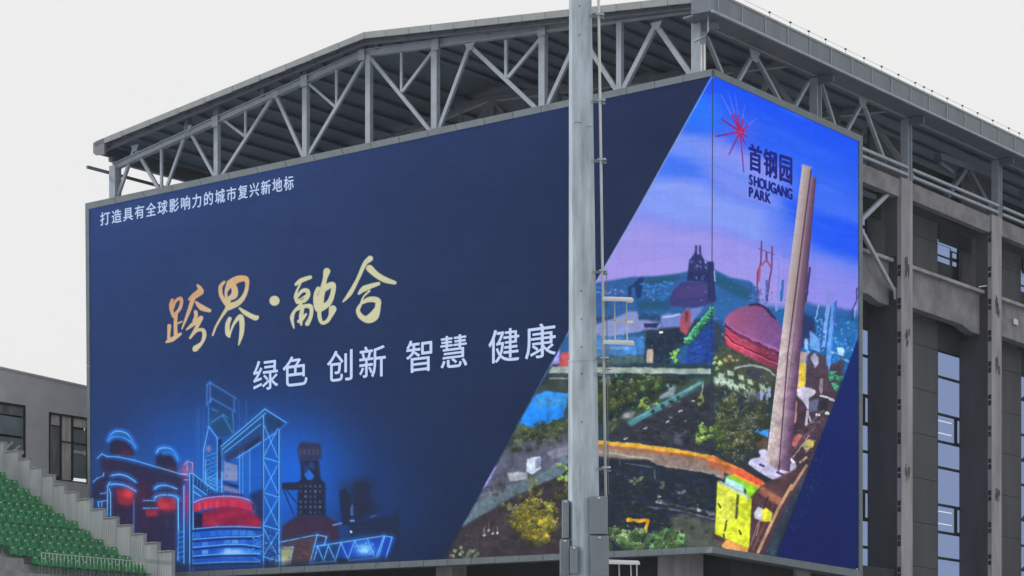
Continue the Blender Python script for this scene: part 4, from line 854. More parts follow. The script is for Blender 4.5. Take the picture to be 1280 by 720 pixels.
# brackets carrying the gutter
for v in stops:
    MB().prism([P(RP - .1, v - .1, zlow + .1), P(.45, v - .1, ZB2 - .12), P(.45, v - .1, ZB2 - .4), P(RP - .1, v - .1, zlow - .35)], D2 * .16, M['steel_dark']).build('gutter_bracket', hall)
p = [P(.35, .25, ZB2 - .1), P(.35, .25, ZB2 - .75), P(.5, .3, ZB2 - .95), P(1.2, .45, ZB2 - 1.0)]
MB().tube(p, .05, M['steel'], 8).build('rain_pipe', hall, smooth=True)
for du in (0, .16): MB().tube([P(1.0 - du, .75, ZB2 - 1.1), P(1.0 - du, .75, 29.6)], .045, M['white'], 8).build('rain_pipe', hall, smooth=True)
# steel columns standing above the concrete frame
zs = UV(R(1132, 222, RP))[2]
for v in stops[1:]:
    MB().ibar(P(RP - .02, v, zs - 1.0), P(RP - .02, v, ZB2 - .1), .42, .42, M['steel'], D1).build('column', hall)
# truss of the eave side
def rb(nm, x1, y1, x2, y2, w, m='steel', r_=RP):
    return MB().bar(R(x1, y1, r_), R(x2, y2, r_), w, w * .9, M[m], D1).build(nm, hall)
for q in ((883, 46, 902, 92), (941.4, 68, 919, 108), (943, 68, 975, 127), (1010, 103, 991, 138), (1027, 106, 1044, 160), (1078, 127, 1056, 168), (1078, 127, 1106, 203)):
    rb('diagonal_brace', *q, .17)
vv = lambda px: UV(R(px, 150, RP))[1]
zb_ = UV(R(1131, 211, RP))[2]; mid1 = (stops[3] + stops[4]) / 2
sh = colv[2] - colv[1]
for n_ in range(0, 6):                              # inner trusses of the further bays, set back behind the wall line
    off = D2 * (sh * n_)
    for q, w in (((1206, 212, 1183, 246), .3), ((1210, 212, 1240, 268), .3), ((1172, 196, 1246, 222), .42), ((1174, 204, 1190, 216), .25)):
        MB().bar(R(q[0], q[1], 2.6) + off, R(q[2], q[3], 2.6) + off, w, w * .8, M['steel_inner'], D1).build('inner_truss_bar', hall)
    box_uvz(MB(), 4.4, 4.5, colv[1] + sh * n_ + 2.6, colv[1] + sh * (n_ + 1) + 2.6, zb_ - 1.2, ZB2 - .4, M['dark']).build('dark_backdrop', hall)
for px_, py_ in ((943, 66), (1078, 124)):
    p = R(px_, py_, RP - .1); MB().prism([p + D2 * .45 + UP * .1, p - D2 * .45 + UP * .1, p - D2 * .2 - UP * .4, p + D2 * .2 - UP * .4], -D1 * .03, M['steel']).build('gusset_plate', hall)
for dz, w in ((0, .13), (-.36, .13)):
    for a, b in zip(stops[:-1], stops[1:]):
        MB().bar(P(RP - .2, a + .24, zb_ + dz), P(RP - .2, b - .24, zb_ + dz), w, .16, M['steel'], UP).build('bottom_chord', hall)
# upper wall panels behind the eave truss (grey sheets) and dark gaps
WP = 3.05
MB().hexa([P(WP + .6, stops[2] + .3, zb_ - .2), P(WP + .75, stops[2] + .3, zb_ - .2), P(WP + .75, stops[2] + 4.2, zb_ - .2), P(WP + .6, stops[2] + 4.2, zb_ - .2),
           P(WP + .6, stops[2] + .3, zlow), P(WP + .75, stops[2] + .3, zlow), P(WP + .75, stops[2] + 4.2, zlow), P(WP + .6, stops[2] + 4.2, zlow)], M['panelc']).build('upper_wall_sheet', hall)
for i in (3, 4, 5): box_uvz(MB(), WP + .6, WP + .75, stops[i] + .3, stops[i] + 4.2, zb_ - .2, zlow, M['panelc']).build('upper_wall_sheet', hall)

# concrete frame of the eave side -----------------------------------
CF = 1.2
c1v = (UV(R(1127, 450, CF))[1], UV(R(1141, 450, CF))[1]); c2v = (UV(R(1240, 450, CF))[1], UV(R(1254, 450, CF))[1])
cw = c1v[1] - c1v[0]; cp = c2v[0] - c1v[0]; print('concrete columns v', c1v, c2v, 'pitch', cp)
ztopc = UV(R(1134, 224, CF))[2]
conc_v = [c1v[0] - cp, c1v[0], c2v[0]] + [c2v[0] + cp * i for i in range(1, 6)]
zm_t = UV(R(1145, 340, 1.9))[2]; zm_b = UV(R(1145, 385, 1.9))[2]
zm_t2 = UV(R(1218, 372, 1.9))[2]; print('mid beam', zm_t, zm_t2, zm_b)
zu_t = UV(R(1145, 229, CF))[2]; zu_b = UV(R(1145, 251, CF))[2]; print('upper beam', zu_t, zu_b)
zub_t2 = UV(R(1240, 272, CF))[2]
def fin(v0, first=None):
    MB().hexa([P(CF, v0, 0), P(CF + .26, v0, 0), P(CF + .26, v0 + cw, 0), P(CF, v0 + cw, 0), P(CF, v0, ztopc), P(CF + .26, v0, ztopc), P(CF + .26, v0 + cw, ztopc), P(CF, v0 + cw, ztopc)], M['concrete']).build('concrete_column', hall, bevel=.02)
    lo = MB(); box_uvz(lo, CF + .262, CF + 2.0, v0 + .03, v0 + cw - .1, 0, zm_b - .55, M['finc']); lo.build('column_fin', hall)
    md = MB(); box_uvz(md, CF + .262, CF + 1.45, v0 + .06, v0 + cw - .1, zm_b - .548, zm_t + .3, M['finc']); md.build('column_fin', hall)
    up = MB(); box_uvz(up, CF + .262, CF + .95, v0 + .03, v0 + cw - .1, zm_t + .302, zu_t - .3, M['panelc']); up.build('column_fin', hall)
for i, v0 in enumerate(conc_v): fin(v0)
# dark plates painting the shade in paired bolt pockets down the flank, and rust stains on the front
def plates(px, ys, v0):
    for j, y in enumerate(ys):
        for dy in (-4.2, 3.4):
            z = UV(R(px + .5, y + dy, CF))[2]; s0 = random.uniform(.8, 1.1)
            b = MB(); box_uvz(b, CF + .04, CF + .22, v0 - .012, v0 - .003 + .01, z - .13 * s0, z + .13 * s0, M['dark']); b.build('pocket_shade_plate', hall)
plates(1127, [338, 380, 422, 463, 506, 548, 591, 633, 676, 716], c1v[0])
plates(1240, [296, 340, 381, 420, 459, 500, 539, 580, 620, 660, 700], c2v[0])
def stain(x, y, h):
    mb = MB()
    for k in range(13):
        a = x + random.uniform(-2.6, 2.6); b_ = y + random.uniform(-.5, .5) * h; hh = random.uniform(.12, .6) * h; w = random.uniform(.6, 1.9); rr = CF - .004 - k * .0012
        p = [R(a - w / 2, b_ - hh / 2, rr), R(a, b_ - hh / 2 - 1.5, rr), R(a + w / 2, b_ - hh / 2, rr), R(a + w * .4, b_ + hh / 2, rr), R(a, b_ + hh / 2 + 2, rr), R(a - w * .4, b_ + hh / 2, rr)]
        mb.prism(p, D1 * .0005, M['stain'])
    stuff(mb.build('rust_stain', hall))
for x, y, h in ((1134.5, 335, 20), (1134.5, 422, 16), (1134.5, 590, 14), (1247, 384, 18), (1247, 456, 16), (1247.5, 618, 12)): stain(x, y, h)
MB().bar(R(1223.5, 358.5, CF + .3), R(1241, 356, CF + .3), .05, .05, M['white'], UP).build('thin_conduit', hall)
MB().hexa([R(1266, 398, 1.86), R(1271, 400, 1.86), R(1271, 407, 1.86), R(1266, 405, 1.86)] + [q - D1 * .08 for q in (R(1266, 398, 1.86), R(1271, 400, 1.86), R(1271, 407, 1.86), R(1266, 405, 1.86))], M['white']).build('wall_lamp', hall)
# upper beams
for a, b in zip(conc_v[:-1], conc_v[1:]):
    va, vb = a + cw + .005, b - .005
    dt = (zub_t2 - zu_t) * .5
    MB().hexa([P(CF + .1, va, zu_b), P(CF + .5, va, zu_b), P(CF + .5, vb, zu_b + dt), P(CF + .1, vb, zu_b + dt), P(CF + .1, va, zu_t), P(CF + .5, va, zu_t), P(CF + .5, vb, zu_t + dt), P(CF + .1, vb, zu_t + dt)], M['beamc']).build('concrete_beam', hall, bevel=.015)
    MB().hexa([P(1.62, va - .02, zm_t), P(2.4, va - .02, zm_t), P(2.4, vb, zm_t), P(1.62, vb, zm_t), P(1.62, va - .02, zm_t + .16), P(2.4, va - .02, zm_t + .16), P(2.4, vb, zm_t + .16), P(1.62, vb, zm_t + .16)], M['concrete']).build('beam_ledge', hall)
    mb = MB(); pts = [P(1.9, va, zm_t - .002), P(1.9, vb, zm_t - .002), P(1.9, vb, zm_b - .3), P(1.9, vb - 1.0, zm_b - .3), P(1.9, vb - 2.0, zm_b - .08), P(1.9, va, zm_b)]
    mb.prism(pts, D1 * .55, M['beamc']); mb.build('concrete_beam', hall)
# recessed wall: board panels, then glazing, in each bay
zj = [0, 3.2, 6.4, 9.6, 12.8, 16.0]
def bay_wall(va, wl, x_win):
    """board strip from va to wl, glazing from wl on (depth WP)"""
    zz = list(np.arange(0, zm_b, 2.28)) + [zm_b]
    for a, b in zip(zz[:-1], zz[1:]): box_uvz(MB(), WP, WP + .12, va, wl, a + .012, b - .012, M['panelc']).build('wall_board', hall)
    zz = [zm_t - .3, zm_t + 2.4, zu_b + .2]
    for a, b in zip(zz[:-1], zz[1:]): box_uvz(MB(), WP, WP + .12, va, wl, a + .012, b - .012, M['panelc']).build('wall_board', hall)
    box_uvz(MB(), WP + .13, WP + .16, va, wl, 0, zu_b, M['joint']).build('wall_backing', hall)
def tall_window(va, vb, z0, z1, rows, brace_or_reflection=0, split=True):
    w = MB(); z = z1; box_uvz(w, WP + .02, WP + .1, va, va + .09, z0, z1, M['mull']); box_uvz(w, WP + .02, WP + .1, vb - .09, vb, z0, z1, M['mull']); w_o = w.build('window', hall)
    k = 0
    while z > z0 + .3:
        h = rows[k % len(rows)]; zb = max(z0, z - h)
        box_uvz(MB(), WP + .005, WP + .09, va + .09, vb - .09, zb - .07, zb + .07, M['mull']).build('transom', w_o)
        vend = vb - .09
        if split and k % 3 == 2:
            vm = lerp(va, vb, .62); box_uvz(MB(), WP + .007, WP + .088, vm - .2, vm + .12, zb + .071, z - .071, M['mull']).build('mullion', w_o)
            box_uvz(MB(), WP + .05, WP + .06, vm + .12, vb - .14, zb + .14, z - .1, M['glow_glass']).build('pane', w_o); vend = vm - .2
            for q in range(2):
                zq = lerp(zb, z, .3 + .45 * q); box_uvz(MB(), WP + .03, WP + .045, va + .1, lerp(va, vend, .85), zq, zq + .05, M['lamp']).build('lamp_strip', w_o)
        box_uvz(MB(), WP + .05, WP + .06, va + .09, vend, zb + .07, z - .07, M['glow_glass']).build('pane', w_o)
        if brace_or_reflection and k % 2 == 0:
            MB().bar(P(WP + .01, va + .1, zb), P(WP + .01, vend, z), .14, .03, M['mull'], D1.cross(UP)).build('brace_or_reflection', w_o); MB().bar(P(WP + .0, vend, zb), P(WP + .0, lerp(va, vend, .4), z), .1, .03, M['mull'], D1.cross(UP)).build('brace_or_reflection', w_o)  # dark diagonal bars draw trusses reflected in the panes
        z = zb; k += 1
    box_uvz(MB(), WP + .2, WP + .3, va, vb, z0, z1, M['dark']).build('backing', w_o)
wl_px = {1: 1172, 2: 1272}
for i, v0 in enumerate(conc_v[:-1]):
    va = v0 + cw * .2; nxt = conc_v[i + 1]
    wl = UV(R(1172, 500, WP))[1] - c1v[0] + v0
    bay_wall(va, wl, None)
    zt = UV(R(1180, 440, WP))[2]
    tall_window(wl, nxt + cw * .8, 0, zt, [1.35, 1.95, 1.42], brace_or_reflection=(1 if i == 2 else 0), split=(i != 2))
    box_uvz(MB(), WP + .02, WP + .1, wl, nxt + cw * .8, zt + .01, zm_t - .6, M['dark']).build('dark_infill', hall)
# upper openings with window frames
def open_window(i):
    v0 = conc_v[i]; nxt = conc_v[i + 1]; wl = UV(R(1172, 330, WP))[1] - c1v[0] + v0
    w = MB(); box_uvz(w, WP + .3, WP + .36, wl - .2, nxt + cw, zm_t - .4, zu_b + .2, M['mull']); wo = w.build('window', hall)
    for (xa, xb, ya, yb) in ((1172.5, 1196, 299, 304), (1172.5, 1187, 305, 317), (1172.5, 1187, 320, 326), (1191, 1195.5, 316, 322), (1191, 1195.5, 327, 332), (1210.5, 1223, 299, 326), (1172.5, 1187, 347, 357), (1189, 1196, 306, 313)):
        p, q = UV(R(xa, yb, WP + .26)), UV(R(xb, ya, WP + .26)); dv = v0 - c1v[0]
        box_uvz(MB(), WP + .26, WP + .29, p[1] + dv, q[1] + dv, p[2], UV(R(xa, ya, WP + .26))[2], M['glow_glass']).build('pane', wo)
    MB().bar(P(WP + .22, lerp(wl, nxt, .6), zm_t + 3.0), P(WP + .22, nxt + cw * .6, zu_b - .6), .12, .06, M['mull'], D1.cross(UP)).build('brace_or_reflection', wo)
    box_uvz(MB(), WP - .1, WP - .02, wl + .05, nxt + cw, zu_b - .75, zu_b + .1, M['dark']).build('blind_box', hall)
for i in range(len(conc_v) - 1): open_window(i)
# diagonal steel ties beside the screen edge
for q in ((1070, 281, 1111, 241), (1070, 276, 1116, 362)):
    MB().bar(R(q[0], q[1], CF - .1), R(q[2], q[3], CF + .4), .16, .2, M['steel'], D1).build('diagonal_tie', hall)
p = R(1117, 362, CF + .35); MB().prism([p + UP * .1 - D2 * .1, p + UP * .15 + D2 * .5, p - UP * .5 + D2 * .4, p - UP * .45], -D1 * .04, M['steel']).build('gusset_plate', hall)

# gable wall behind the screen, ground floor recess and its columns
zsb = UV(L(480, 704, 0))[2]; zst = UV(L(890, 92, 0))[2]; uS = UV(L(108, 300, 0))[0]; vS = UV(R(1077, 400, 0))[1]
print('screen z', zsb, zst, 'u', uS, 'v', vS)
box_uvz(MB(), 1.6, uS - 1.2, 5.0, 5.3, 0, zst - 3.5, M['dark']).build('gable_wall', hall)
box_uvz(MB(), 3.4, 3.6, 5.3, VB, 0, zm_b + .2, M['dark']).build('side_wall', hall)
box_uvz(MB(), 1.6, uS - 1.2, VB, VB + .3, 0, zst + 2, M['dark']).build('end_wall', hall)
for xa, xb, gq in ((545, 565, 2.2), (822, 862, 2.0)):
    p, q = UV(L(xb, 700, gq)), UV(L(xa, 700, gq)); b = MB(); box_uvz(b, p[0], q[0], gq, gq + 1.1, 0, zsb + .3, M['concrete']); b.build('concrete_column', hall)
a, b = UV(R(930, 710, 2.2)), UV(R(967, 710, 2.2)); box_uvz(MB(), 2.2, 3.1, a[1], b[1], 0, zsb + .2, M['panelc']).build('concrete_column', hall)
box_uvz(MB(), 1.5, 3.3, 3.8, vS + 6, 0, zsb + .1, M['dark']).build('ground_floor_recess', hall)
# lightning conductor above the right eave: a wire carried by small clips
wz = UV(R(1160, 112, .9))[2]
clip = None
for px, py in ((962, 15), (988, 27), (1011, 39), (1032, 50), (1057, 62), (1080, 73.5), (1102, 84.5), (1123, 95), (1144, 105.5), (1155, 111), (1165, 116), (1184, 126), (1203, 136), (1222, 145), (1241, 155), (1261, 165), (1274, 172)):
    u, v, z = UV(R(px, py, .9))
    b = MB(); box_uvz(b, .86, .94, v - .05, v + .05, wz, wz + .06, M['dark']); b.bar(P(.9, v, wz), P(.9, v, roof_z(.9) - .1), .012, .012, M['steel_dark']); b.build('conductor_clip', hall)
MB().bar(P(.9, 0, wz + .03), P(.9, VB, wz + .03), .012, .012, M['galv'], UP).build('conductor_wire', hall)

# ------------------------------------------------------------------ the LED screen
scr = thing('led_screen', 'huge wraparound LED screen showing navy city slogan and aerial photo of a steelworks park', 'screen', P(0, 0, zsb))
def face_quad(fn, tl, tr, br, bl): return [fn(*tl), fn(*tr), fn(*br), fn(*bl)]
def to_px_fn(fn_point):
    def f(A, Zz):
        X = C0.x + fn_point[0][0] * A + fn_point[1][0]; Y = C0.y + fn_point[0][1] * A + fn_point[1][1]
        return X0 + F * X / Y, Y0 - F * (Zz - CAMZ) / Y
    return f
def display(nm, fn, dvec, off, tl, tr, br, bl, acoord, res=30):
    q = face_quad(fn, tl, tr, br, bl); cs = [(UV(p)[acoord], p.z) for p in q]
    a0, a1 = min(c[0] for c in cs), max(c[0] for c in cs); z0, z1 = min(c[1] for c in cs), max(c[1] for c in cs)
    im = face_image('picture_' + nm, to_px_fn(((dvec.x, dvec.y), (off.x, off.y))), a0, a1, z0, z1, res)
    m = bpy.data.materials.new(nm); m.use_nodes = True; t = m.node_tree; b = t.nodes['Principled BSDF']
    tx = t.nodes.new('ShaderNodeTexImage'); tx.image = im; tx.interpolation = 'Linear'; tx.extension = 'EXTEND'
    b.inputs['Base Color'].default_value = (0.006, 0.006, 0.007, 1); b.inputs['Roughness'].default_value = 0.9; b.inputs['Specular IOR Level'].default_value = .05
    t.links.new(tx.outputs['Color'], b.inputs['Emission Color']); b.inputs['Emission Strength'].default_value = 1.0
    back = (D2 if acoord == 0 else D1) * .12
    me = bpy.data.meshes.new('display'); o_ = world_loc(scr)
    vs = [p - o_ for p in q] + [p + back - o_ for p in q]
    me.from_pydata([tuple(v) for v in vs], [], [[0, 1, 2, 3], [7, 6, 5, 4], [0, 4, 5, 1], [1, 5, 6, 2], [2, 6, 7, 3], [3, 7, 4, 0]])
    uvl = me.uv_layers.new(name='UVMap')
    for poly_ in me.polygons:
        for li in poly_.loop_indices:
            c = cs[me.loops[li].vertex_index % 4]; uvl.data[li].uv = ((c[0] - a0) / (a1 - a0), (c[1] - z0) / (z1 - z0))
    me.materials.append(m); o = bpy.data.objects.new('display', me); C.objects.link(o); o.parent = scr; return o
TLo, TCo, TRo = (107.5, 254.5), (891, 86.5), (1077, 170.5)
BLo, BCo, BRo = (112.5, 728), (888.5, 691), (1077, 723)
TLi, TCl, BCl, BLi = (112, 261.5), (890.2, 95.2), (888.2, 683.2), (114.5, 720.5)
TCr, TRi, BRi, BCr = (891.6, 95.4), (1072.5, 177), (1072.6, 712.6), (889.2, 683.2)
dl = display('left_display', L, D1, Vector((0, 0, 0)), TLi, TCl, BCl, BLi, 0); dl['label'] = 'long navy left face of the screen with gold and white slogans'
dr = display('right_display', R, D2, Vector((0, 0, 0)), TCr, TRi, BRi, BCr, 1); dr['label'] = 'short right face of the screen with bright blue sky and chimneys'
# edge sheets around the displays, 0.06 m proud, in short lengths with joints
def edge_run(fn, o0, o1, i1, i0, n, out_, label=None):
    for k in range(n):
        t0, t1 = k / n, (k + 1) / n - .0007
        def lp(a, b, t): return (lerp(a[0], b[0], t), lerp(a[1], b[1], t))
        p = [fn(*lp(o0, o1, t0)), fn(*lp(o0, o1, t1)), fn(*lp(i0, i1, t1)), fn(*lp(i0, i1, t0))]
        MB().prism([v + out_ * -.06 for v in p], out_ * .3, M['edge']).build('edge_sheet', scr)
edge_run(L, TLo, TCo, TCl, TLi, 22, D2); edge_run(R, TCo, TRo, TRi, TCr, 6, D1)
edge_run(L, BLi, BCl, BCo, BLo, 26, D2); edge_run(R, BCr, BRi, BRo, BCo, 5, D1)
edge_run(L, (107.5, 254.5), (111.5, 728), BLi, TLi, 14, D2); edge_run(R, (1077, 170.5), (1077, 723), (1072.8, 712.6), (1072.7, 177), 17, D1)
MB().bar(L(890.9, 95.3, 0), L(888.7, 683.3, 0), .02, .03, M['dark'], D2).build('corner_seam', scr)
# body of the box behind the faces
tl, tc, bc, bl = (UV(L(*q)) for q in (TLo, TCo, BCo, (111.5, 728))); tr, br = UV(R(*TRo)), UV(R(*BRo))
b = MB(); b.prism([P(tl[0] - .02, .26, tl[2] - .03), P(.5, .26, tc[2] - .05), P(.5, .26, bc[2] + .03), P(bl[0] - .02, .26, bl[2] + .03)], D2 * .62, M['edge']); b.build('screen_cabinet', scr)
b = MB(); b.prism([P(.26, .9, tc[2] - .06), P(.26, tr[1] - .02, tr[2] - .03), P(.26, br[1] - .02, br[2] + .03), P(.26, .9, bc[2] + .03)], D1 * .62, M['edge']); b.build('screen_cabinet', scr)
box_uvz(MB(), .3, uS - .3, .9, 4.9, zsb + .35, zsb + .5, M['dark']).build('cabinet_underside', scr)

# lettering: flat outlines 8 mm in front of the display, spread over measured quads
def glyph(ch):
    cu = bpy.data.curves.new('g', 'FONT'); cu.body = ch; cu.resolution_u = 3; cu.fill_mode = 'FRONT'
    o = bpy.data.objects.new('g', cu); C.objects.link(o); bpy.context.view_layer.update(); me = bpy.data.meshes.new_from_object(o); bpy.data.objects.remove(o)
    co = np.empty(len(me.vertices) * 3, np.float32); me.vertices.foreach_get('co', co); return co.reshape(-1, 3), [tuple(p.vertices) for p in me.polygons]
def lettering(name, text, fn, quad, color, out_, bold=0.0, adv=1.12, centre=False):
    gl = []
    for i, ch in enumerate(text):
        co, fc = glyph(ch); co = co.copy()
        if centre: co[:, 0] += adv * (i + .5) - (co[:, 0].min() + co[:, 0].max()) / 2
        else: co[:, 0] += adv * i
        gl.append((co, fc))
    al = np.concatenate([g_[0] for g_ in gl]); x0, x1 = al[:, 0].min(), al[:, 0].max(); y0, y1 = al[:, 1].min(), al[:, 1].max(); o_ = world_loc(scr)
    for co, fc in gl:
        vs, fs = [], []
        for n_, (sx, sy_) in enumerate(((0, 0), (1, 0), (-1, 0), (0, 1), (0, -1)) if bold else ((0, 0),)):
            k = len(vs)
            for c in co:
                a = (c[0] - x0) / (x1 - x0); b_ = (c[1] - y0) / (y1 - y0)
                px = lerp(lerp(quad[3][0], quad[2][0], a), lerp(quad[0][0], quad[1][0], a), b_) + sx * bold; py = lerp(lerp(quad[3][1], quad[2][1], a), lerp(quad[0][1], quad[1][1], a), b_) + sy_ * bold
                vs.append(tuple(fn(px, py) - out_ * (.006 + .001 * n_) - o_))
            fs += [[k + j for j in f] for f in fc]
        me = bpy.data.meshes.new(name); me.from_pydata(vs, [], fs); me.materials.append(color)
        ob = bpy.data.objects.new(name, me); C.objects.link(ob); ob.parent = scr
pale = emis('pale_lettering', (196, 214, 250)); pale2 = emis('small_lettering', (190, 208, 244)); navy = emis('navy_lettering', (8, 20, 128))
lettering('slogan_character', '打造具有全球影响力的城市复兴新地标', L, [(125.6, 266), (367, 218.5), (367, 236.5), (125.6, 282.5)], pale2, D2, .22)
def q3(xa, xb): return [(xa, 452 - .1315 * (xa - 316.7)), (xb, 452 - .1315 * (xb - 316.7)), (xb, 489 - .1165 * (xb - 316.7)), (xa, 489 - .1165 * (xa - 316.7))]
for t_, xa, xb in (('绿色', 316.7, 384.2), ('创新', 409, 482), ('智慧', 508, 584), ('健康', 611, 694.7)):
    lettering('slogan_character', t_, L, q3(xa, xb), pale, D2, .3)
lettering('logo_character', '首钢园', R, [(936, 179), (989.5, 196), (989.5, 231), (936, 212)], navy, D1, .85, 1.08)
lettering('logo_letter', 'SHOUGANG', R, [(936.5, 217.8), (990, 236.8), (990, 249.8), (936.5, 230.4)], navy, D1, .75, .7, True)
lettering('logo_letter', 'PARK', R, [(936.5, 233.7), (962.8, 242.5), (962.8, 254.5), (936.5, 245.7)], navy, D1, .75, .7, True)
b = MB()
for px, py in ((1071, 711),): b.bar(R(px - .8, py, -.02), R(px + .8, py, -.02), .05, .04, M['bolt'], D1)
b.build('status_light', scr)

# ------------------------------------------------------------------ floodlight mast in front
YM = 38.0
def A(px, py, Y=YM): return Vector(((px - X0) / F * Y, Y, CAMZ + (Y0 - py) / F * Y))
mast = thing('floodlight_mast', 'tall galvanised polygonal floodlight mast with grey cabinets, in front of the screen', 'light pole', Vector((A(731, 1000).x, YM, 0)))
def mpt(py): return A(725.4 + py * .0068, py)
def mr(py): return (28.2 + py * .0152) / 2 / F * YM
def mast_seg(nm, ya, yb, r_extra=0):
    p, q = mpt(ya), mpt(yb); b = MB(); k = 8; i = b.mi(M['galv'])
    for pt, rr in ((p, mr(ya) + r_extra), (q, mr(yb) + r_extra)):
        for j in range(k):
            t_ = 2 * math.pi * j / k + math.radians(270 - 48); b.v.append(pt + Vector((math.cos(t_) * rr, math.sin(t_) * rr, 0)))
    for j in range(k): b.f.append([j, (j + 1) % k, k + (j + 1) % k, k + j]); b.m.append(i)
    b.f.append(list(range(k))); b.f.append(list(range(2 * k - 1, k - 1, -1))); b.m += [i, i]
    return b.build(nm, mast)
mast_seg('shaft', 1076, 452, .006); mast_seg('shaft', 451.5, -320); mast_seg('collar', 453.5, 450.5, .012)
MB().tube([A(730, 1076), A(730, 1074.5)], .42, M['galv'], 16).build('base_flange', mast)
for y in (12, 48, 367, 402, 437, 470, 530): 
    p = mpt(y) + Vector((-mr(y) * .12, -mr(y) * 1.0, 0)); MB().bar(p, p + Vector((0, -.012, 0)), .018, .018, M['dark'], UP).build('bolt', mast)
for y, x in ((153, 718), (158, 733)):
    p = A(x, y, YM - mr(y) - .002); MB().bar(p, p + Vector((.12, 0, 0)), .01, .006, M['galv_dull'], UP).build('weld_mark', mast)
# cable tube with clamps, parallel to the shaft
def tpt(py): return A(748.2 + py * .0145, py, YM - .02)
MB().tube([tpt(-320), tpt(624)], .024, M['white'], 8).build('cable_tube', mast, smooth=True)
MB().tube([A(758, 340, YM + .05), A(760.5, 618, YM + .05)], .008, M['galv_dull'], 6).build('thin_cable', mast, smooth=True)
for y in (20, 127, 201, 340, 449, 468, 586):
    p, q = mpt(y) + Vector((mr(y) * .9, 0, 0)), tpt(y) + Vector((.05, 0, 0)); b = MB().bar(p, q, .045, .02, M['galv_dull'], UP)
    b.bar(q + Vector((-.1, 0, .02)), q + Vector((.03, -.03, .02)), .03, .06, M['galv'], UP); b.bar(q + Vector((-.03, 0, -.035)), q + Vector((.03, -.03, -.035)), .02, .06, M['galv_dull'], UP); b.build('tube_clamp', mast)
# small platform brackets (white frames) on the right side
def frame(pts, r, nm, m='white'):
    for (a, b_) in pts: MB().bar(A(*a), A(*b_), r, r, M[m], UP).build(nm, mast)
def bracket(x, y, s=1.0):
    MB().hexa([A(x, y, YM + .1), A(x + 38, y + 1.5, YM + .1), A(x + 40, y + 4, YM - .35), A(x + 1, y + 3, YM - .35)] + [q + Vector((0, 0, .035)) for q in (A(x, y, YM + .1), A(x + 38, y + 1.5, YM + .1), A(x + 40, y + 4, YM - .35), A(x + 1, y + 3, YM - .35))], M['white']).build('bracket_plate', mast)
bracket(752, 373); bracket(753, 427)
frame((((768.2, 376), (769, 430)), ((783.2, 378), (784, 430)), ((768, 400.5), (784, 400.5))), .02, 'bracket_post')
for x, y in ((787.5, 376.5), (788, 402.5), (789.5, 430)): MB().bar(A(x - 4.5, y), A(x + 3, y), .045, .05, M['bolt'], UP).build('bracket_clip', mast)
frame((((757, 432), (757.5, 482)), ((761, 432), (761.5, 482)), ((755, 446), (764, 446)), ((755, 462), (764, 462))), .012, 'cable_ladder', 'galv_dull')
bracket(760, 702); frame((((773.8, 705), (775, 760)), ((788.5, 706), (790, 760)), ((796, 703), (796.5, 760))), .022, 'bracket_post')
# control cabinets
def cab(x0, x1, y0, y1, d0, d1, sp=None):
    b = MB(); a0, a1 = A(x0, y1, YM), A(x1, y0, YM)
    b.hexa([(a0.x, YM + d0, a0.z), (a1.x, YM + d0, a0.z), (a1.x, YM + d1, a0.z), (a0.x, YM + d1, a0.z), (a0.x, YM + d0, a1.z), (a1.x, YM + d0, a1.z), (a1.x, YM + d1, a1.z), (a0.x, YM + d1, a1.z)], M['galv_dull'])
    o = b.build('control_cabinet', mast, bevel=.006)
    xm = lerp(a0.x, a1.x, sp) if sp else (a0.x + a1.x) / 2
    MB().bar(Vector((xm - .02, YM + d0 - .012, a1.z - .03)), Vector((xm + .02, YM + d0 - .012, a1.z - .03)), .02, .02, M['bolt'], UP).build('latch', o)
    if sp: MB().bar(Vector((xm, YM + d0 - .004, a0.z + .01)), Vector((xm, YM + d0 - .004, a1.z - .01)), .012, .008, M['dark']).build('door_gap', o)
    return o
cab(736.5, 758.8, 623, 670, -.32, -.02); cab(737, 760, 672, 722, -.33, -.02); cab(702.6, 711, 626, 673.5, -.15, .15); cab(700, 711.8, 675, 719, -.15, .2); cab(712.2, 721.6, 685, 719, -.36, -.2)
for y in (722, 719): pass
# lamp head (above the frame)
hz = mpt(-320).z
for k in range(3):
    MB().bar(Vector((mast.location.x - 1.6, YM, hz - k * .8)), Vector((mast.location.x + 1.6, YM, hz - k * .8)), .1, .1, M['galv'], UP).build('crossarm', mast)
    for j in range(4):
        c_ = Vector((mast.location.x - 1.4 + j * .93, YM - .2, hz - k * .8 + .25)); MB().prism([c_ + Vector((-.28, 0, -.2)), c_ + Vector((.28, 0, -.2)), c_ + Vector((.28, -.1, .25)), c_ + Vector((-.28, -.1, .25))], Vector((0, -.16, -.04)), M['galv_dull']).build('floodlight', mast)

# ------------------------------------------------------------------ grey building at the left
UB = 48.0
ub_z = UV(R(50, 473, UB))[2]
def RB(px, py, d=0.0): return R(px, py, UB + d)
va = UV(RB(-60, 480))[1]; vb_ = 18.0
gb = thing('plaster_building', 'low grey plastered building with dark windows, left of the screen behind the stand', 'building', P(UB + 6, 4, 0))
pA, pB = RB(-60, 447.5), RB(112, 485.6); zA, zB = pA.z, pB.z; vA, vB_ = UV(pA)[1], UV(pB)[1]
slope = (zB - zA) / (vB_ - vA)
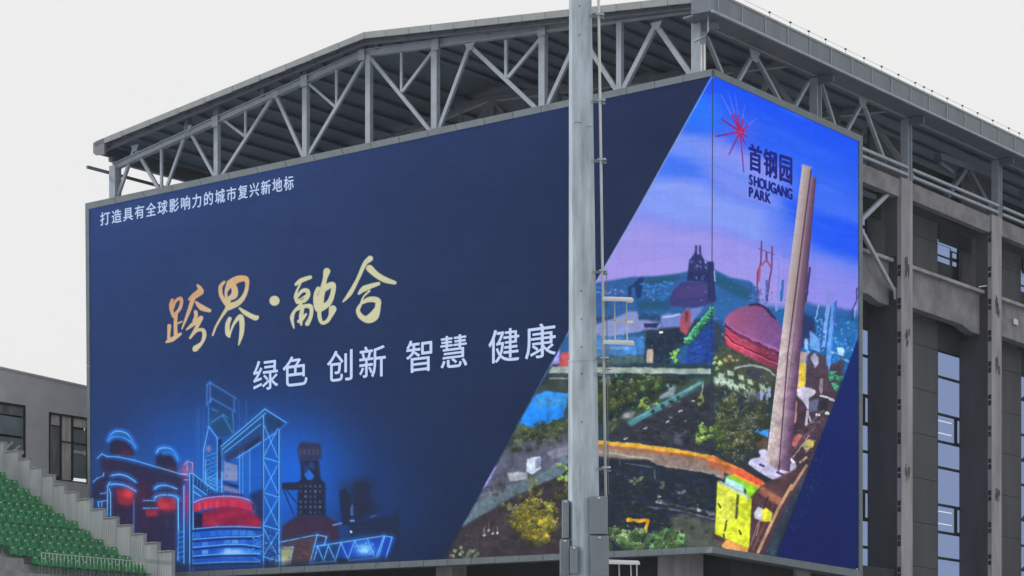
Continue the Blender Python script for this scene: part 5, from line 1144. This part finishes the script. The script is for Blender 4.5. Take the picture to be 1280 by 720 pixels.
# wall with window openings: pieces around the openings
wins = [(-30, 32.5, 500, 575), (61, 111, 516.5, 602)]
wv = [(UV(RB(a, c))[1], UV(RB(b, c))[1], RB((a + b) / 2, d).z, RB((a + b) / 2, (c + 2)).z) for a, b, c, d in wins]
def wall_piece(v0, v1, z0, z1, m='plaster', nm='wall'):
    t0 = z1 if z1 is not None else zA + slope * (v0 - vA); t1 = z1 if z1 is not None else zA + slope * (v1 - vA)
    MB().hexa([P(UB, v0, z0), P(UB + .35, v0, z0), P(UB + .35, v1, z0), P(UB, v1, z0), P(UB, v0, t0), P(UB + .35, v0, t0), P(UB + .35, v1, t1), P(UB, v1, t1)], M[m]).build(nm, gb)
vm0, vm1, vm2, vm3 = wv[0][0], wv[0][1], wv[1][0], wv[1][1]
wall_piece(vA - 12, vm0, 0, None); wall_piece(vm1 + .002, vm2 - .002, 0, 14.2); wall_piece(vm1 + .002, vm2 - .002, 14.205, 16.6, 'plaster2'); wall_piece(vm1 + .002, vm2 - .002, 16.605, None); wall_piece(vm3, 12, 0, None)
for (a, b, z0, z1) in wv: wall_piece(a + .002, b - .002, 0, z0); wall_piece(a + .002, b - .002, z1, None)
ztopb = zA + slope * (0 - vA)
MB().hexa([P(UB - .04, vA - 12, zA - slope * 12 + .0), P(UB + 14, vA - 12, zA - slope * 12), P(UB + 14, 12, zA + slope * (12 - vA)), P(UB - .04, 12, zA + slope * (12 - vA))] + [q + UP * .12 for q in (P(UB - .04, vA - 12, zA - slope * 12), P(UB + 14, vA - 12, zA - slope * 12), P(UB + 14, 12, zA + slope * (12 - vA)), P(UB - .04, 12, zA + slope * (12 - vA)))], M['plaster']).build('roof', gb)
box_uvz(MB(), UB + 13.6, UB + 14, vA - 12, 12, 0, 16, M['plaster']).build('wall', gb); box_uvz(MB(), UB + .36, UB + 13.59, vA - 12, vA - 11.7, 0, 16, M['plaster']).build('wall', gb)
for i, (a, b, z0, z1) in enumerate(wv):
    w = MB(); box_uvz(w, UB + .02, UB + .14, a, a + .12, z0, z1, M['mull']); box_uvz(w, UB + .02, UB + .14, b - .12, b, z0, z1, M['mull']); box_uvz(w, UB + .022, UB + .138, a + .12, b - .12, z1 - .12, z1, M['mull']); box_uvz(w, UB + .022, UB + .138, a + .12, b - .12, z0, z0 + .08, M['mull'])
    wo = w.build('window', gb); H = z1 - z0
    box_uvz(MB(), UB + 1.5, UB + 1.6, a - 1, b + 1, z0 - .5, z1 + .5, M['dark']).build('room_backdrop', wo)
    if i == 0:
        cells = [(0, 1, 0, .42, 'glass_dim'), (0, 1, .45, .78, 'glass_dim'), (0, 1, .8, 1, 'curtain_d')]
        for (fa, fb, ha, hb, mm) in cells: box_uvz(MB(), UB + .08, UB + .1, lerp(a, b, fa) + .13, lerp(a, b, fb) - .13, z0 + H * ha + .02, z0 + H * hb - .02, M[mm]).build('pane', wo)
        for k in range(3): p = RB(8 + k * 9, 560 + k * 4, .04); MB().bar(p, RB(16 + k * 9, 553 + k * 4, .04), .12, .03, M['curtain'], UP).build('reflected_rail', wo)
    else:
        cells = [(0, .30, .06, .8, 'curtain_d'), (0.05, .3, .82, .97, 'curtain'), (.32, .58, .0, .97, 'curtain'), (.64, 1, .84, .97, 'curtain'), (.66, 1, .5, .8, 'glass_dim'), (.62, 1, .44, .49, 'plaster'), (.62, 1, .08, .43, 'glass_dim'), (.62, 1, .0, .07, 'lamp')]
        for (fa, fb, ha, hb, mm) in cells: box_uvz(MB(), UB + .08, UB + .1, lerp(a + .13, b - .13, fa), lerp(a + .13, b - .13, fb), z0 + H * ha, z0 + H * hb, M[mm]).build('pane', wo)
        for fa in (.31, .6): box_uvz(MB(), UB + .03, UB + .12, lerp(a, b, fa) - .07, lerp(a, b, fa) + .07, z0 + .1, z1 - .13, M['mull']).build('mullion', wo)
        box_uvz(MB(), UB + .035, UB + .118, lerp(a, b, .31) + .08, b - .13, z0 + H * .58, z0 + H * .6, M['mull']).build('transom', wo)

# ------------------------------------------------------------------ grandstand: stepped parapet, tiers, seats, railing
WG = -3.2
steps = [(-28, -11, 544), (-11, 5, 554), (5, 23, 564.5), (23, 37, 574), (37, 52, 585), (52, 66, 594.5), (66, 80, 606), (80, 95.5, 615.5), (95.5, 113, 624.5), (113, 128.5, 637), (128.5, 145.5, 647.5), (145.5, 163, 657), (163, 179.5, 668), (179.5, 197, 679), (197, 215, 689.5)]
stand = thing('grandstand', 'concrete grandstand with stepped ribbed end wall, holding rows of green seats', 'grandstand', P(UV(L(60, 700, WG))[0], WG - 6, 0))
tread = []
for (xa, xb, y) in steps:
    ua, ub2, zt_ = UV(L(xa, y, WG))[0], UV(L(xb, y, WG))[0], UV(L((xa + xb) / 2, y, WG))[2]
    b = MB(); box_uvz(b, ub2 + .008, ua - .008, WG, WG + .22, 0, zt_, M['ribbed'])
    nr = 6
    for j in range(nr):
        u = lerp(ua, ub2, (j + .5) / nr); box_uvz(b, u - .02, u + .02, WG - .012, WG - .002, 0, zt_ - .05, M['ribbed'])
    b.build('wall_panel', stand)
    box_uvz(MB(), ub2 + .02, ua - .02, WG - .05, WG + .27, zt_ + .004, zt_ + .05, M['tier']).build('coping', stand)
    tread.append((ua, ub2, zt_ - 1.98))
for (ua, ub2, z) in tread: box_uvz(MB(), ub2 + .002, ua, WG - 14, WG - .06, 0, z, M['tier']).build('tier', stand)
ul = tread[-1][1]
# seat prototype
def seat_mesh():
    b = MB(); w = .245; prof = [(-.02, .42), (.02, .46), (.22, .44), (.36, .42), (.42, .46), (.46, .62), (.50, .84), (.51, .90)]   # depth (along +u = uphill), height
    for s in range(3):
        pass
    i = b.mi(M['seat']); n = 5; N = len(prof)
    for side in (0, 1):
        for (d, z) in prof:
            for k in range(n):
                a = (k / (n - 1) - .5) * 2; bulge = .035 * a * a
                zz = z + (bulge if d < .4 else 0) - side * .03; dd = d - (bulge * 1.3 if d >= .4 else 0) + side * (.02 if d > .4 else 0)
                ww = w * (1 - (.12 if z > .82 else 0) * abs(a)); b.v.append(D1 * dd + D2 * (a * ww) + UP * zz)
    for side in (0, 1):
        o_ = side * N * n
        for r in range(N - 1):
            for k in range(n - 1): f = [o_ + r * n + k, o_ + r * n + k + 1, o_ + (r + 1) * n + k + 1, o_ + (r + 1) * n + k]; b.f.append(f if side else f[::-1]); b.m.append(i)
    b.bar(D1 * .2 + UP * .0, D1 * .2 + UP * .42, .05, .08, M['galv_dull'], D2)
    b.bar(D1 * .452 + UP * .80 - D2 * .04, D1 * .452 + UP * .80 + D2 * .04, .06, .012, M['bolt'], UP)
    b.bar(D1 * .02 + UP * .43 + D2 * .2, D1 * .02 + UP * .43 + D2 * .24, .03, .03, M['bolt'], UP)
    return b
proto = seat_mesh().build('stadium_seat', None, origin=Vector((0, 0, 0)))
ORD = ['first', 'second', 'third', 'fourth', 'fifth', 'sixth', 'seventh', 'eighth', 'ninth', 'tenth', 'eleventh', 'twelfth', 'thirteenth', 'fourteenth', 'fifteenth', 'sixteenth', 'seventeenth', 'eighteenth', 'nineteenth', 'twentieth']
used = False; row = 0; nseat = 0
for ri, (ua, ub2, z) in enumerate(tread[:-1]):
    cnt = 0; any_ = False
    for j in range(26):
        v = WG - .42 - j * .52; p = P(lerp(ub2, ua, .25), v, z)
        px, py = X0 + F * p.x / p.y, Y0 - F * (p.z + .8 - CAMZ) / p.y
        if px < -6: break
        if (ri == 13 and px < 52) or (ri == 12 and px < 22): continue
        if py > 726: continue
        if not any_: row += 1; any_ = True
        o = proto if not used else proto.copy()
        if used: C.objects.link(o)
        used = True; o.location = p; o.rotation_euler = (0, 0, random.uniform(-.02, .02)); nseat += 1
        tag(o, 'green plastic seat, %s visible row from the top, %s from the stepped wall' % (ORD[row - 1], ORD[cnt]), 'stadium seat', 'green seats in the grandstand'); cnt += 1
print('seats', nseat, 'rows', row)
# railing along the foot of the seats
rl = thing('railing', 'low pale green steel railing of thin upright bars along the foot of the seats', 'railing', A(100, 800, 90))
rl_u = tread[-2][1] - .3
pR = UV(L(179, 703, WG - .3)); ptL = None
rl.location = P(pR[0], WG - 3, 0)
ru = pR[0]
def vat(px):                       # v on the line u = ru that shows at picture column px
    return UV(R(px, 700, ru))[1]
v0r, v1r = vat(52), vat(180); zr0 = UV(R(52, 689, ru))[2]; zr1 = UV(R(180, 704, ru))[2]; zr_ = (zr0 + zr1) / 2; hR = 1.15
MB().bar(P(ru, v0r, zr_), P(ru, v1r, zr_), .045, .045, M['rail'], UP).build('top_rail', rl)
MB().bar(P(ru, v0r, zr_ - hR), P(ru, v1r, zr_ - hR), .04, .04, M['rail'], UP).build('bottom_rail', rl)
nb_ = 29; pk = MB().bar(P(ru, v0r, zr_ - hR + .02), P(ru, v0r, zr_ - .02), .032, .032, M['rail']).build('upright_bar', rl)
for k in range(1, nb_):
    c = pk.copy(); c.location = pk.location + D2 * ((v1r - v0r) * k / (nb_ - 1)); C.objects.link(c)
box_uvz(MB(), ru - .25, ru + .02, v0r - 9, v1r + .4, 0, zr_ - hR - .05, M['tier']).build('kerb_wall', stand)
box_uvz(MB(), ru + .03, tread[-1][0] + 3.3, vat(-40) - 4, vat(30), 0, zr_ - .35, M['tier']).build('aisle_block', stand)
for k in range(3): box_uvz(MB(), ru - .25 - .3 * (k + 1), ru - .25 - .3 * k, vat(-40) - 4, vat(36), 0, zr_ - hR - .35 - .22 * k, M['tier']).build('aisle_step', stand)
pa_, pb2 = L(180, 699, WG - .08), L(216, 702, WG - .08); MB().bar(pa_, pb2, .03, .03, M['galv_dull'], UP).build('thin_rail', rl)

# ------------------------------------------------------------------ thin pale haze in the air
hz_ = MB(); hz_.hexa([(-2600, -400, -1.5), (2600, -400, -1.5), (2600, 4600, -1.5), (-2600, 4600, -1.5), (-2600, -400, 40), (2600, -400, 40), (2600, 4600, 40), (-2600, 4600, 40)], M['ground'])
ho = hz_.build('haze'); mh = bpy.data.materials.new('haze_air'); mh.use_nodes = True; mh.node_tree.nodes.clear()
mo = mh.node_tree.nodes.new('ShaderNodeOutputMaterial'); pv = mh.node_tree.nodes.new('ShaderNodeVolumePrincipled')
pv.inputs['Color'].default_value = (0.86, 0.92, 0.97, 1); pv.inputs['Density'].default_value = 0.00022; mh.node_tree.links.new(pv.outputs[0], mo.inputs['Volume'])
ho.data.materials.clear(); ho.data.materials.append(mh); stuff(ho)
